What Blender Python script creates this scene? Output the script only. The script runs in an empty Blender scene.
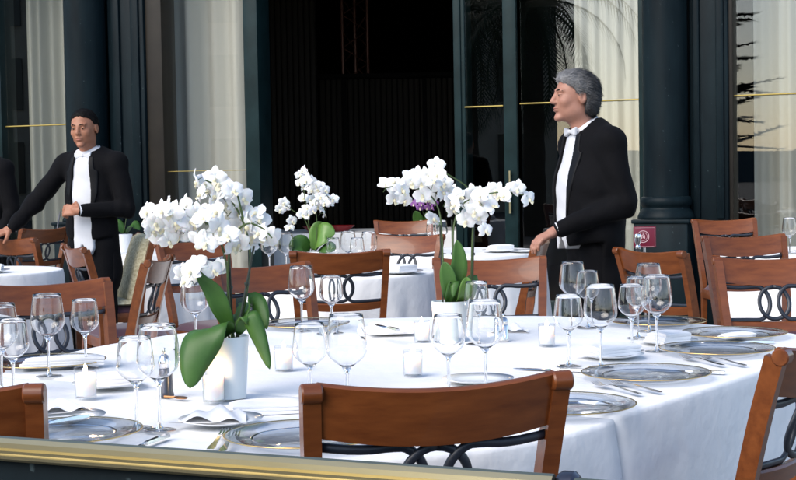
import bpy, bmesh, math, random
import numpy as np
from mathutils import Vector, Matrix, Euler
random.seed(7); np.random.seed(7)
R = math.radians
S = bpy.context.scene
COL = S.collection

# ------------------------------------------------------------------ camera, sky, sun, exposure
HC, FPX, PITCH, ROLL = 1.265, 1450.0, R(2.53), R(-1.0)
cam_d = bpy.data.cameras.new('camera'); cam = bpy.data.objects.new('camera', cam_d); COL.objects.link(cam)
CAM = Matrix.Rotation(math.pi/2 - PITCH, 4, 'X') @ Matrix.Rotation(ROLL, 4, 'Z')
cam.matrix_world = Matrix.Translation((0, 0, HC)) @ CAM
cam_d.sensor_width = 36; cam_d.lens = 36*FPX/796; cam_d.clip_start = .05; cam_d.clip_end = 2000
S.camera = cam
W = bpy.data.worlds.new('World'); S.world = W; W.use_nodes = True
SUNV = Vector((-.55, -.55, .63)).normalized()
nt = W.node_tree; sky = nt.nodes.new('ShaderNodeTexSky'); sky.sky_type = 'NISHITA'; sky.sun_disc = False
sky.sun_elevation = math.asin(SUNV.z); sky.sun_rotation = math.atan2(SUNV.x, SUNV.y)
sky.air_density = .85; sky.dust_density = 1.0; sky.ozone_density = .3
nt.links.new(sky.outputs[0], nt.nodes['Background'].inputs[0]); nt.nodes['Background'].inputs[1].default_value = .125
sun_d = bpy.data.lights.new('sun', 'SUN'); sun_d.energy = 1.5; sun_d.angle = R(50); sun_d.color = (1, .945, .86)
sun = bpy.data.objects.new('sun', sun_d); COL.objects.link(sun); sun.rotation_euler = SUNV.to_track_quat('Z', 'Y').to_euler()
S.view_settings.view_transform = 'Standard'; S.view_settings.look = 'None'
S.view_settings.exposure = 1.2; S.view_settings.gamma = 1; S.view_settings.use_curve_mapping = False
S.render.engine = 'CYCLES'
S.cycles.use_denoising = True; S.cycles.max_bounces = 20; S.cycles.transparent_max_bounces = 40
S.cycles.glossy_bounces = 5; S.cycles.transmission_bounces = 20; S.cycles.diffuse_bounces = 5; S.cycles.caustics_refractive = False; S.cycles.caustics_reflective = False
S.cycles.sample_clamp_indirect = 6

def ray(px, py):
    v = Vector(((px-398)/FPX, -(py-240)/FPX, -1)); return CAM.to_3x3() @ v
def at_h(px, py, h):
    r = ray(px, py); k = (h-HC)/r.z; return Vector((r.x*k, r.y*k, h))
def at_y(px, py, Y):
    r = ray(px, py); k = Y/r.y; return Vector((r.x*k, Y, HC+r.z*k))

# ------------------------------------------------------------------ materials
MATS = {}
def mat(name, col=(.5, .5, .5), rough=.5, metal=0., noise=None, bump=None, spec=.5, sheen=0, coat=0, sss=0, col2=None, scale=8, emit=None, trans=0, stretch=None):
    if name in MATS: return MATS[name]
    m = bpy.data.materials.new(name); m.use_nodes = True; n = m.node_tree; b = n.nodes['Principled BSDF']
    b.inputs['Base Color'].default_value = (*col, 1); b.inputs['Roughness'].default_value = rough
    b.inputs['Metallic'].default_value = metal; b.inputs['Specular IOR Level'].default_value = spec
    b.inputs['Sheen Weight'].default_value = sheen; b.inputs['Coat Weight'].default_value = coat
    b.inputs['Subsurface Weight'].default_value = sss; b.inputs['Subsurface Radius'].default_value = (.01, .005, .003)
    if emit: b.inputs['Emission Color'].default_value = (*emit[:3], 1); b.inputs['Emission Strength'].default_value = emit[3]
    tc = n.nodes.new('ShaderNodeTexCoord'); src = tc.outputs['Object']
    if stretch:
        mp = n.nodes.new('ShaderNodeMapping'); mp.inputs['Scale'].default_value = stretch; n.links.new(src, mp.inputs[0]); src = mp.outputs[0]
    if col2:
        t = n.nodes.new('ShaderNodeTexNoise'); t.inputs['Scale'].default_value = scale; t.inputs['Detail'].default_value = 6; t.inputs['Roughness'].default_value = .6
        n.links.new(src, t.inputs['Vector'])
        r = n.nodes.new('ShaderNodeValToRGB'); r.color_ramp.elements[0].position = .33; r.color_ramp.elements[1].position = .68
        r.color_ramp.elements[0].color = (*col, 1); r.color_ramp.elements[1].color = (*col2, 1)
        n.links.new(t.outputs['Fac'], r.inputs[0]); n.links.new(r.outputs[0], b.inputs['Base Color'])
    if bump:
        t2 = n.nodes.new('ShaderNodeTexNoise'); t2.inputs['Scale'].default_value = bump[0]; t2.inputs['Detail'].default_value = 4
        n.links.new(src, t2.inputs['Vector'])
        bp = n.nodes.new('ShaderNodeBump'); bp.inputs['Strength'].default_value = bump[1]; bp.inputs['Distance'].default_value = bump[2] if len(bump) > 2 else .01
        n.links.new(t2.outputs['Fac'], bp.inputs['Height']); n.links.new(bp.outputs[0], b.inputs['Normal'])
    MATS[name] = m; return m
def glass_thin(name, tint=(1, 1, 1), gain=1.0, base=0.0, rough=.01, ior=1.5):
    """thin clear sheet: what is not mirrored by Fresnel passes straight through"""
    m = bpy.data.materials.new(name); m.use_nodes = True; n = m.node_tree; n.nodes.clear()
    o = n.nodes.new('ShaderNodeOutputMaterial'); mx = n.nodes.new('ShaderNodeMixShader')
    tr = n.nodes.new('ShaderNodeBsdfTransparent'); tr.inputs[0].default_value = (*tint, 1)
    g = n.nodes.new('ShaderNodeBsdfGlossy'); g.inputs['Roughness'].default_value = rough
    f = n.nodes.new('ShaderNodeFresnel'); f.inputs[0].default_value = ior
    ma = n.nodes.new('ShaderNodeMath'); ma.operation = 'MULTIPLY_ADD'; ma.use_clamp = True
    ma.inputs[1].default_value = gain; ma.inputs[2].default_value = base
    geo = n.nodes.new('ShaderNodeNewGeometry'); io = n.nodes.new('ShaderNodeMapRange')   # leaving a sheet mirrors no more than entering it
    io.inputs[3].default_value = ior; io.inputs[4].default_value = 1/ior
    n.links.new(geo.outputs['Backfacing'], io.inputs[0]); n.links.new(io.outputs[0], f.inputs[0])
    n.links.new(f.outputs[0], ma.inputs[0]); n.links.new(ma.outputs[0], mx.inputs[0])
    n.links.new(tr.outputs[0], mx.inputs[1]); n.links.new(g.outputs[0], mx.inputs[2]); n.links.new(mx.outputs[0], o.inputs[0])
    MATS[name] = m; return m
wood = mat('cherry_wood', (.122, .033, .009), .34, col2=(.205, .060, .0155), scale=7, stretch=(1, 6, 6), spec=.4, coat=.18, bump=(60, .05, .002))
iron = mat('black_iron', (.018, .022, .032), .42, spec=.5)
maroon = mat('maroon_seat', (.05, .008, .02), .75, sheen=.3, bump=(300, .2, .002))
linen = mat('white_linen', (.82, .82, .82), .85, sheen=.15, bump=(9, .75, .012))
linen2 = mat('white_napkin', (.84, .84, .85), .85, sheen=.15, bump=(40, .2, .004))
ceramic = mat('white_ceramic', (.80, .82, .83), .25, spec=.5)
pot_glass = mat('frosted_pot', (.68, .74, .76), .3, spec=.5, sss=.1)
silver = mat('silver', (.75, .75, .76), .15, 1.0)
steel_dark = mat('dark_steel', (.10, .10, .12), .3, .9)
gold = mat('gold_rim', (.75, .52, .22), .25, 1.0)
copper = mat('copper', (.6, .28, .12), .3, 1.0)
brass = mat('brushed_brass', (.36, .31, .18), .33, 1.0, col2=(.42, .37, .23), scale=3, bump=(9, .05, .003), stretch=(1, 3, 3))
brass_bar = mat('brass_bar', (.34, .26, .07), .5, .5)
green_paint = mat('dark_green_paint', (.0022, .0055, .0078), .45, col2=(.0075, .016, .020), scale=4, spec=.10, bump=(12, .25, .01), stretch=(1, 1, .25))
green_frame = mat('green_frame', (.005, .014, .015), .42, col2=(.010, .026, .028), scale=4, spec=.12, bump=(20, .15, .004))
bronze_frame = mat('bronze_frame', (.010, .008, .006), .5, col2=(.016, .013, .009), scale=6, spec=.2)
satin = mat('black_satin', (.0035, .0035, .0045), .5, spec=.14)
charcoal_black = mat('black_cloth', (.0035, .0035, .0045), .8, spec=.09, sheen=.015, bump=(25, .3, .01))
shirt_m = mat('white_shirt', (.58, .59, .62), .8, sheen=.1, bump=(30, .25, .004))
skin_y = mat('skin_tanned', (.30, .122, .066), .55, col2=(.37, .16, .09), scale=14, sss=.15)
skin_o = mat('skin_ruddy', (.33, .155, .105), .55, col2=(.42, .21, .15), scale=14, sss=.15)
hair_b = mat('black_hair', (.004, .003, .0025), .7, spec=.15, bump=(140, .5, .004))
hair_g = mat('grey_hair', (.010, .010, .011), .6, col2=(.15, .15, .155), scale=9, spec=.25, bump=(150, .9, .008), stretch=(1, .35, 1.2))
_n = hair_g.node_tree; _a = _n.nodes.new('ShaderNodeAttribute'); _a.attribute_name = 'tone'; _mx = _n.nodes.new('ShaderNodeMix'); _mx.data_type = 'RGBA'
_ramp = [k for k in _n.nodes if k.type == 'VALTORGB'][0]; _n.links.new(_a.outputs['Fac'], _mx.inputs['Factor']); _n.links.new(_ramp.outputs[0], _mx.inputs['A']); _mx.inputs['B'].default_value = (.26, .26, .265, 1)
_ramp.color_ramp.elements[1].color = (.06, .06, .062, 1); _n.links.new(_mx.outputs['Result'], _n.nodes['Principled BSDF'].inputs['Base Color'])
lips = mat('lips', (.33, .11, .09), .45)
eye_w = mat('eye_white', (.6, .58, .56), .2); eye_d = mat('eye_dark', (.015, .01, .008), .15)
petal = mat('white_petal', (.83, .83, .82), .6, sss=.25, spec=.3)
petal_p = mat('purple_petal', (.35, .14, .45), .6, sss=.2)
lip_m = mat('orchid_lip', (.80, .74, .52), .5)
leaf_m = mat('orchid_leaf', (.030, .085, .014), .45, col2=(.05, .13, .022), scale=10, spec=.35)
leaf_lt = mat('pale_orchid_leaf', (.09, .19, .03), .4, col2=(.12, .24, .045), scale=10)
stem_m = mat('orchid_stem', (.05, .085, .02), .5)
stake_m = mat('dark_stake', (.012, .02, .012), .5)
soil = mat('potting_bark', (.03, .018, .010), .9, bump=(40, .8, .02))
wax = mat('candle_wax', (.92, .90, .87), .5, sss=.9)
flame_m = mat('flame', (1, .6, .2), .5, emit=(1, .66, .32, 60))
curtain_m = mat('cream_curtain', (.41, .41, .365), .9, sheen=.1, bump=(60, .15, .003))
curtain_g = mat('grey_curtain', (.54, .53, .48), .9, sheen=.1, bump=(60, .15, .003))
tweed = mat('patterned_cushion', (.80, .72, .48), .9, col2=(.40, .32, .17), scale=60)
floor_m = mat('terrace_stone', (.16, .15, .14), .7, col2=(.22, .21, .195), scale=3, bump=(30, .2, .004))
street_m = mat('street', (.05, .05, .052), .85, col2=(.075, .074, .07), scale=2)
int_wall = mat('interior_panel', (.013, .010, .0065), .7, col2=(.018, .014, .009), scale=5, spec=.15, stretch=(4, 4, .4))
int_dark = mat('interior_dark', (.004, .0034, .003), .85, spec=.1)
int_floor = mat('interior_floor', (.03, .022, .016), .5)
truss_m = mat('truss_metal', (.16, .07, .05), .4, .5)
red_dish = mat('red_dish', (.30, .015, .02), .3)
sign_m = mat('maroon_sign', (.14, .004, .022), .4)
sign_w = mat('sign_pale', (.62, .40, .42), .5)
win_glass = glass_thin('window_glass', (.96, .966, .955), 1.35, 0, 0, 1.5)
cup_glass = glass_thin('wine_glass_bowl', (.99, .995, .995), 2.0, .012, .0, 1.52)
votive_glass = glass_thin('votive_glass', (.96, .97, .98), 1.2, .02, .02, 1.45)
charger_m = glass_thin('charger_glass', (.91, .93, .955), .9, .10, .05, 1.5)
stem_glass = bpy.data.materials.new('glass_stem'); stem_glass.use_nodes = True
_b = stem_glass.node_tree.nodes['Principled BSDF']; _b.inputs['Base Color'].default_value = (1, 1, 1, 1); _b.inputs['Transmission Weight'].default_value = 1; _b.inputs['Roughness'].default_value = .02; _b.inputs['IOR'].default_value = 1.45

bowl_glass = stem_glass.copy(); bowl_glass.name = 'clear_bowl_glass'; _b = bowl_glass.node_tree.nodes['Principled BSDF']; _b.inputs['IOR'].default_value = 1.42; _b.inputs['Roughness'].default_value = 0
_n = green_paint.node_tree; _t = _n.nodes.new('ShaderNodeTexNoise'); _t.inputs['Scale'].default_value = 38; _t.inputs['Detail'].default_value = 3; _r = _n.nodes.new('ShaderNodeValToRGB')   # chipped paint
_r.color_ramp.elements[0].position = .70; _r.color_ramp.elements[1].position = .76; _m = _n.nodes.new('ShaderNodeMix'); _m.data_type = 'RGBA'; _m.inputs['B'].default_value = (.045, .065, .07, 1)
_tc = [k for k in _n.nodes if k.type == 'TEX_COORD'][0]; _n.links.new(_tc.outputs['Object'], _t.inputs['Vector']); _n.links.new(_t.outputs['Fac'], _r.inputs[0]); _n.links.new(_r.outputs[0], _m.inputs['Factor'])
_n.links.new([k for k in _n.nodes if k.type == 'VALTORGB' and k != _r][0].outputs[0], _m.inputs['A']); _n.links.new(_m.outputs['Result'], _n.nodes['Principled BSDF'].inputs['Base Color'])
for _k in (wax, petal, petal_p, skin_y, skin_o): _k.node_tree.nodes['Principled BSDF'].inputs['Subsurface Scale'].default_value = .3
_w = wax.node_tree.nodes['Principled BSDF']; _w.inputs['Subsurface Radius'].default_value = (.05, .035, .028); _w.inputs['Subsurface Scale'].default_value = 1
# ------------------------------------------------------------------ mesh helpers
TREE = {}
class MB:
    def __init__(s): s.v = []; s.f = []; s.mi = []
    def add(s, vs, fs, mi=0):
        o = len(s.v); s.v += [tuple(v) for v in vs]; s.f += [tuple(i+o for i in f) for f in fs]; s.mi += [mi]*len(fs); return s
    def box(s, c, d, M=None, mi=0, bev=0):
        x, y, z = [k/2 for k in d]; c = Vector(c)
        if bev:
            bm = bmesh.new(); bmesh.ops.create_cube(bm, size=1, matrix=Matrix.Diagonal((d[0], d[1], d[2], 1)))
            bmesh.ops.bevel(bm, geom=bm.edges[:], offset=bev, segments=2, affect='EDGES', profile=.5)
            bm.verts.index_update(); vs = [v.co.copy() for v in bm.verts]; fs = [[v.index for v in f.verts] for f in bm.faces]; bm.free()
        else:
            vs = [Vector(p) for p in ((-x,-y,-z),(x,-y,-z),(x,y,-z),(-x,y,-z),(-x,-y,z),(x,-y,z),(x,y,z),(-x,y,z))]
            fs = [(0,3,2,1),(4,5,6,7),(0,1,5,4),(1,2,6,5),(2,3,7,6),(3,0,4,7)]
        vs = [(M @ v if M else v)+c for v in vs]; return s.add(vs, fs, mi)
    def tube(s, path, rad, n=8, cap=True, mi=0, flat=None):
        """round (or flat=(w,h) rectangular-ellipse) section swept along path"""
        path = [Vector(p) for p in path]; k = len(path); rad = rad if hasattr(rad, '__len__') else [rad]*k
        t0 = (path[1]-path[0]).normalized(); up = Vector((0, 0, 1)) if abs(t0.z) < .9 else Vector((0, 1, 0))
        u = t0.cross(up).normalized(); vs = []
        for i, p in enumerate(path):
            t = (path[min(i+1, k-1)]-path[max(i-1, 0)]).normalized()
            u = (u-t*u.dot(t)).normalized(); w = t.cross(u)
            for j in range(n):
                a = 2*math.pi*j/n; vs.append(p+(u*math.cos(a)*(flat[0] if flat else 1)+w*math.sin(a)*(flat[1] if flat else 1))*rad[i])
        fs = [(i*n+j, i*n+(j+1) % n, (i+1)*n+(j+1) % n, (i+1)*n+j) for i in range(k-1) for j in range(n)]
        if cap: fs += [tuple(range(n))[::-1], tuple(range((k-1)*n, k*n))]
        return s.add(vs, fs, mi)
    def lathe(s, prof, n=24, c=(0, 0, 0), mi=0, M=None):
        c = Vector(c); vs = []; 
        for r, z in prof:
            for j in range(n):
                a = 2*math.pi*j/n; p = Vector((r*math.cos(a), r*math.sin(a), z)); vs.append((M @ p if M else p)+c)
        fs = [(i*n+j, i*n+(j+1) % n, (i+1)*n+(j+1) % n, (i+1)*n+j) for i in range(len(prof)-1) for j in range(n)]
        return s.add(vs, fs, mi)
    def sweep(s, pts, secs, mi=0, cap=True):
        """pts unused; secs: list of rings (equal length) joined"""
        n = len(secs[0]); vs = [p for r in secs for p in r]
        fs = [(i*n+j, i*n+(j+1) % n, (i+1)*n+(j+1) % n, (i+1)*n+j) for i in range(len(secs)-1) for j in range(n)]
        if cap: fs += [tuple(range(n))[::-1], tuple(range((len(secs)-1)*n, len(secs)*n))]
        return s.add(vs, fs, mi)
    def grid(s, fn, nu, nv, mi=0):
        vs = [fn(i/nu, j/nv) for j in range(nv+1) for i in range(nu+1)]
        fs = [(j*(nu+1)+i, j*(nu+1)+i+1, (j+1)*(nu+1)+i+1, (j+1)*(nu+1)+i) for j in range(nv) for i in range(nu)]
        return s.add(vs, fs, mi)
    def mesh(s, name, mats, smooth=True):
        me = bpy.data.meshes.new(name); me.from_pydata(s.v, [], s.f)
        for m in (mats if isinstance(mats, (list, tuple)) else [mats]): me.materials.append(m)
        me.polygons.foreach_set('material_index', s.mi)
        if smooth: me.polygons.foreach_set('use_smooth', [True]*len(s.f))
        me.update(); return me
def link(name, me, parent=None, loc=None, rot=None, scale=None):
    o = bpy.data.objects.new(name, me); COL.objects.link(o)
    if parent: o.parent = parent; TREE.setdefault(parent.name, []).append(o)
    if loc is not None: o.location = loc
    if rot is not None: o.rotation_euler = rot
    if scale is not None: o.scale = scale
    return o
def autosmooth(me, ang=40):
    bm = bmesh.new(); bm.from_mesh(me)
    bmesh.ops.recalc_face_normals(bm, faces=bm.faces[:])
    for e in bm.edges:
        if len(e.link_faces) == 2 and e.calc_face_angle(0) > R(ang): e.smooth = False
    bm.to_mesh(me); bm.free()
def obj(name, mb, mats, parent=None, smooth=True, loc=None, rot=None, sharp=40):
    me = mb.mesh(name, mats, smooth)
    if smooth and sharp: autosmooth(me, sharp)
    return link(name, me, parent, loc, rot)
def tag(o, label, cat, group=None):
    o['label'] = label; o['category'] = cat
    if group: o['group'] = group
    return o
def thing(name, label, cat, loc=(0, 0, 0), rz=0, group=None):
    o = bpy.data.objects.new(name, None); COL.objects.link(o); o.location = loc; o.rotation_euler = (0, 0, rz); o.empty_display_size = .1
    return tag(o, label, cat, group)
def struct(o): o['kind'] = 'structure'; return o
def dup(src, label=None, loc=None, rz=None, group=None):
    c = src.copy(); COL.objects.link(c)
    if loc is not None: c.location = loc
    if rz is not None: c.rotation_euler = (0, 0, rz)
    if label: c['label'] = label
    if group: c['group'] = group
    def rec(a, b):
        for ch in list(TREE.get(a.name, [])):
            d = ch.copy(); COL.objects.link(d); d.parent = b; TREE.setdefault(b.name, []).append(d); rec(ch, d)
    rec(src, c); return c

# ------------------------------------------------------------------ ground
g = MB(); g.grid(lambda u, v: Vector((-400+800*u, -400+800*v, -.16)), 4, 4); struct(obj('ground', g, street_m, smooth=False))
g = MB(); g.box((0, 6.2, -.08), (24, 11, .15)); struct(obj('terrace_floor', g, floor_m, smooth=False))

# ------------------------------------------------------------------ restaurant front
FA = R(-22.76); FY = 12.0
def T(px): a = (px+3-398)/FPX; return 1.0846*a*FY/(1+.42*a)
def FD(px): return FY/(1+.42*(px-398)/FPX)
def FH(px, py):
    yh = 176-(px-398)*.0175; return HC+(yh-py)/FPX*FD(px)
front = thing('restaurant_front', 'dark green painted restaurant front with columns, tall windows and wide open doorway', 'building', (0, FY, 0), FA)
HT = 3.5
def fbox(name, px0, px1, z0, z1, y0, y1, m, parent=front, bev=.006, x=None):
    a, b = x if x else (T(px0), T(px1)); mb = MB(); mb.box((0, 0, 0), (b-a, y1-y0, z1-z0), bev=bev)
    return obj(name, mb, m, parent, loc=((a+b)/2, (y0+y1)/2, (z0+z1)/2))
def column(pxc, r, plinth_w):
    x = T(pxc); mb = MB()
    mb.lathe([(r*1.0, 1.06), (r, 1.2), (r*.99, 2.2), (r*.96, HT)], 40)
    c = obj('column', mb, green_paint, front, loc=(x, -.12, 0))
    mb = MB(); mb.lathe([(r, 1.075), (r*1.08, 1.07), (r*1.13, 1.05), (r*1.15, 1.03), (r*1.10, 1.005), (r*1.04, .995), (r*1.04, .985), (r*1.1, .975), (r*1.2, .95), (r*1.27, .925), (r*1.27, .905), (r*1.2, .895)], 40)
    obj('base_moulding', mb, green_paint, c, sharp=60)
    mb = MB(); mb.box((0, 0, .44), (plinth_w, plinth_w, .90), bev=.012); mb.box((0, -.0, .89), (plinth_w+.03, plinth_w+.03, .03), bev=.008)
    obj('plinth', mb, green_paint, c)
    return c
column(667, .17, .41); column(95, .19, .46)
fbox('pilaster', 689, 728, 0, HT, -.06, .30, green_paint, bev=.02); fbox('pilaster', 113, 149, 0, HT, -.06, .30, green_paint, bev=.02)
for x0, x1 in ((693, 700), (716, 724)): fbox('fluting', x0, x1, .9, HT, -.085, -.05, green_paint, bev=.012)
for x0, x1 in ((118, 126), (137, 145)): fbox('fluting', x0, x1, .9, HT, -.085, -.05, green_paint, bev=.012)
fbox('wall_pier', 66, 118, 0, HT, .06, .32, green_paint); fbox('wall_pier', 641, 692, 0, HT, .06, .32, green_paint)
fbox('door_post', 149, 165, 0, HT, -.03, .2, bronze_frame); fbox('door_post', 246, 260, 0, HT, -.03, .2, green_frame)
fbox('door_post', 454, 461, 0, HT, -.02, .25, green_frame)
fbox('window_post', -4, 4, 0, HT, -.03, .2, green_frame)
fbox('window_post', 638, 645, 0, HT, -.03, .2, green_frame); fbox('window_post', 726, 732, 0, HT, -.03, .2, bronze_frame)
fbox('header', 0, 0, HT, 5.2, -.10, .35, green_paint, x=(-6.5, 5.5))
fbox('end_wall', 0, 0, 0, HT, 0, .3, green_paint, x=(-6.5, T(-4)-1.3)); fbox('end_wall', 0, 0, 0, HT, 0, .3, green_paint, x=(T(797)+.75, 5.5))
def window(px0, px1, bar_y, y=.06, x=None, thin=False, kick=.25):
    a, b = x if x else (T(px0), T(px1)); mb = MB(); mb.box((0, 0, 0), (b-a, .008, HT-kick))
    w = obj('window_pane', mb, win_glass, front, smooth=False, loc=((a+b)/2, y, (HT+kick)/2))
    mb = MB(); mb.box((0, 0, kick/2-(HT+kick)/2), (b-a, .08, kick), bev=.01); obj('kick_plate', mb, green_frame, w)
    if bar_y is not None:
        pm = (px0+px1)/2; mb = MB(); r = .0065 if not thin else .003
        mb.tube([(-(b-a)/2, 0, 0), ((b-a)/2, 0, 0)], r, 10); obj('brass_bar', mb, brass_bar, w, loc=(0, -.035, FH(pm, bar_y)-(HT+kick)/2))
    return w
window(4, 68, 126); window(164, 247, 171, thin=True)
window(730, 800, 95, x=(T(731), T(797)+.75)); window(518, 640, 102)
window(-60, -4, 127, x=(T(-4)-1.3, T(-4)))
# folding glass door leaf standing at the right of the opening
leaf = thing('glass_door', 'folded dark green framed glass door at right of the doorway', 'door', (0, 0, 0))
leaf.parent = None; leaf.location = Matrix.Translation((0, FY, 0)) @ Matrix.Rotation(FA, 4, 'Z') @ Vector((T(487), .02, 0)); leaf.rotation_euler = (0, 0, FA)
wl = T(519)-T(462)
def lbox(name, c, d, m): mb = MB(); mb.box((0, 0, 0), d, bev=.005); return obj(name, mb, m, leaf, loc=c)
lbox('stile', (-wl/2+.025, 0, HT/2), (.05, .05, HT), green_frame); lbox('stile', (wl/2-.055, 0, HT/2), (.11, .05, HT), green_frame)
lbox('bottom_rail', (0, 0, .14), (wl-.16, .045, .26), green_frame)
mb = MB(); mb.box((0, 0, 0), (wl-.16, .008, HT-.30)); obj('pane', mb, win_glass, leaf, smooth=False, loc=(-.03, 0, HT/2+.14))
mb = MB(); mb.tube([(-wl/2+.05, 0, 0), (wl/2-.11, 0, 0)], .0065, 10); obj('brass_bar', mb, brass_bar, leaf, loc=(0, -.035, FH(487, 107)))
mb = MB(); mb.tube([(0, 0, 0), (0, 0, .34)], .011, 10); mb.tube([(0, .03, .03), (0, 0, .03)], .008, 8); mb.tube([(0, .03, .31), (0, 0, .31)], .008, 8)
obj('handle', mb, brass, leaf, loc=(wl/2-.055, -.055, .95))
# curtains behind the panes
FM = Matrix.Translation((0, FY, 0)) @ Matrix.Rotation(FA, 4, 'Z')
def curtain(px0, px1, label, m, y=.5, amp=.035, pitch=.12, z1=HT-.1, seed=0, x=None):
    a, b = x if x else (T(px0)*(1+y/11), T(px1)*(1+y/11)); rn = random.Random(seed); n = int((b-a)/.012)
    ph = 0; xs = []; ys = []
    for i in range(n+1):
        ph += .012/pitch*2*math.pi*(.7+.6*rn.random()); xs.append(a+(b-a)*i/n); ys.append(math.sin(ph)*amp*(.7+.3*math.sin(i*.05+seed))+.4*amp*math.sin(ph*.37+seed))
    mb = MB()
    def fn(u, v):
        i = round(u*n); sp = 1+.12*(1-v); return Vector((xs[i], y+ys[i]*sp, .03+(z1-.03)*v))
    mb.grid(fn, n, 10); o = obj('curtain', mb, m, sharp=0); o.matrix_world = FM
    return tag(o, label, 'curtain', 'curtains behind the windows')
curtain(10, 90, 'cream pleated curtain behind the window left of the short-haired waiter', curtain_m, seed=1)
curtain(134, 246, 'grey pleated curtain behind the window left of the doorway', curtain_g, y=.45, seed=2, pitch=.26, amp=.075)
curtain(549, 655, 'cream curtain behind the window beside the grey-haired waiter', curtain_m, seed=3, amp=.04, pitch=.10)
curtain(750, 830, 'cream pleated curtain at the right edge of the photo', curtain_m, seed=4, amp=.05, pitch=.12)
curtain(720, 748, 'narrow cream curtain strip beside the right pilaster', curtain_m, seed=5, y=.6, amp=.03)
# interior: floor, ceiling, walls with ribbed panels
def ibox(name, c, d, m, par=None):
    mb = MB(); mb.box((0, 0, 0), d); o = obj(name, mb, m, par, smooth=False)
    o.matrix_world = FM @ Matrix.Translation(c); struct(o); return o
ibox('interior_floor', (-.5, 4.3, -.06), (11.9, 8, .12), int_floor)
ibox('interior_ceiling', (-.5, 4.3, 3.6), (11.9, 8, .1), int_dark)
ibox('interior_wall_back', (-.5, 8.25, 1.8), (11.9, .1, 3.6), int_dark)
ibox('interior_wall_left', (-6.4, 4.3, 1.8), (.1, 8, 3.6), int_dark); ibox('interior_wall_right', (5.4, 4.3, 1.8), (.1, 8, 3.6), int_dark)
def xw(px, Y): return (px-398)/FPX*Y
scr = thing('panel_screen', 'dark ribbed wood screen standing inside behind the doorway', 'screen', (0, 16.3, 0))
rib = MB(); rib.box((0, 0, 0), (.05, .03, 2.3), bev=.008); rib_me = rib.mesh('slat', int_wall); autosmooth(rib_me)
x0, x1 = xw(322, 16.3), xw(475, 16.3); n = int((x1-x0)/.062)
mb = MB(); mb.box((0, .04, 1.2), (x1-x0, .04, 2.36)); mb.box((0, .0, 2.39), (x1-x0+.03, .07, .05), bev=.01)
for xx in (x0+.28, x0+1.18): mb.box((xx-(x0+x1)/2, -.01, 1.18), (.05, .05, 2.36), bev=.008)
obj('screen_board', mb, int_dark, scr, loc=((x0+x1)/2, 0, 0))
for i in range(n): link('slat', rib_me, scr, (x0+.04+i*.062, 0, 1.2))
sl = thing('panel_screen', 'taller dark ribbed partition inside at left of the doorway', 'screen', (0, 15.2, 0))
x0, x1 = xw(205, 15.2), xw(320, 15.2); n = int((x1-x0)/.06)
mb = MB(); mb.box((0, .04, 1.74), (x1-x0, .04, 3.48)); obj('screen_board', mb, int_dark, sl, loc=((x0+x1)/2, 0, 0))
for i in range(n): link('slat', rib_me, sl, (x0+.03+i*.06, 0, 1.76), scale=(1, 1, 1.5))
tr = thing('lighting_truss', 'reddish metal lattice truss rising behind the dark screen', 'truss', (xw(360, 16.9), 16.9, 0))
for cx, cy in ((-.16, 0), (.13, 0), (-.02, .2)):
    mb = MB(); mb.tube([(cx, cy, 0), (cx, cy, 3.5)], .022, 10); obj('chord', mb, truss_m, tr)
for k in range(9):
    for (ax, ay), (bx, by) in (((-.16, 0), (.13, 0)), ((.13, 0), (-.02, .2)), ((-.02, .2), (-.16, 0))):
        z = .1+k*.38; mb = MB(); mb.tube([(ax, ay, z), (bx, by, z+.19), (ax, ay, z+.38)], .009, 6); obj('brace', mb, truss_m, tr)

# ------------------------------------------------------------------ what the panes mirror: street side behind the camera
N2 = Vector((math.sin(-FA), math.cos(FA), 0)); PD = FY*N2.y
def mirror(px, D):
    v = Vector(((px-398)/FPX*D, D, 0)); return v-2*(v.dot(N2)-PD)*N2
bl = thing('apartment_building', 'pale stone building across the street, mirrored in the panes', 'building', mirror(272, 58), R(-45.5))
stone = mat('pale_stone', (.42, .36, .28), .8, col2=(.50, .44, .35), scale=2); dark_win = mat('dark_window', (.02, .025, .03), .15)
mb = MB(); mb.box((0, 0, 5), (22, 8, 10.4)); mb.box((0, 0, 10.3), (22.6, 8.6, .4)); obj('wall', mb, stone, bl, smooth=False)
wm = MB(); wm.box((0, 0, 0), (1.1, .12, 1.9)); wme = wm.mesh('window', dark_win, False)
for r_ in range(3):
    for c_ in range(8):
        for sy in (-1, 1): link('window', wme, bl, (-9.4+c_*2.68, sy*4.05, 1.8+r_*3.1))
palm_bark = mat('palm_bark', (.06, .045, .03), .9, col2=(.10, .075, .05), scale=20, bump=(30, .8, .03)); frond_m = mat('palm_frond', (.03, .055, .02), .6)
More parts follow.
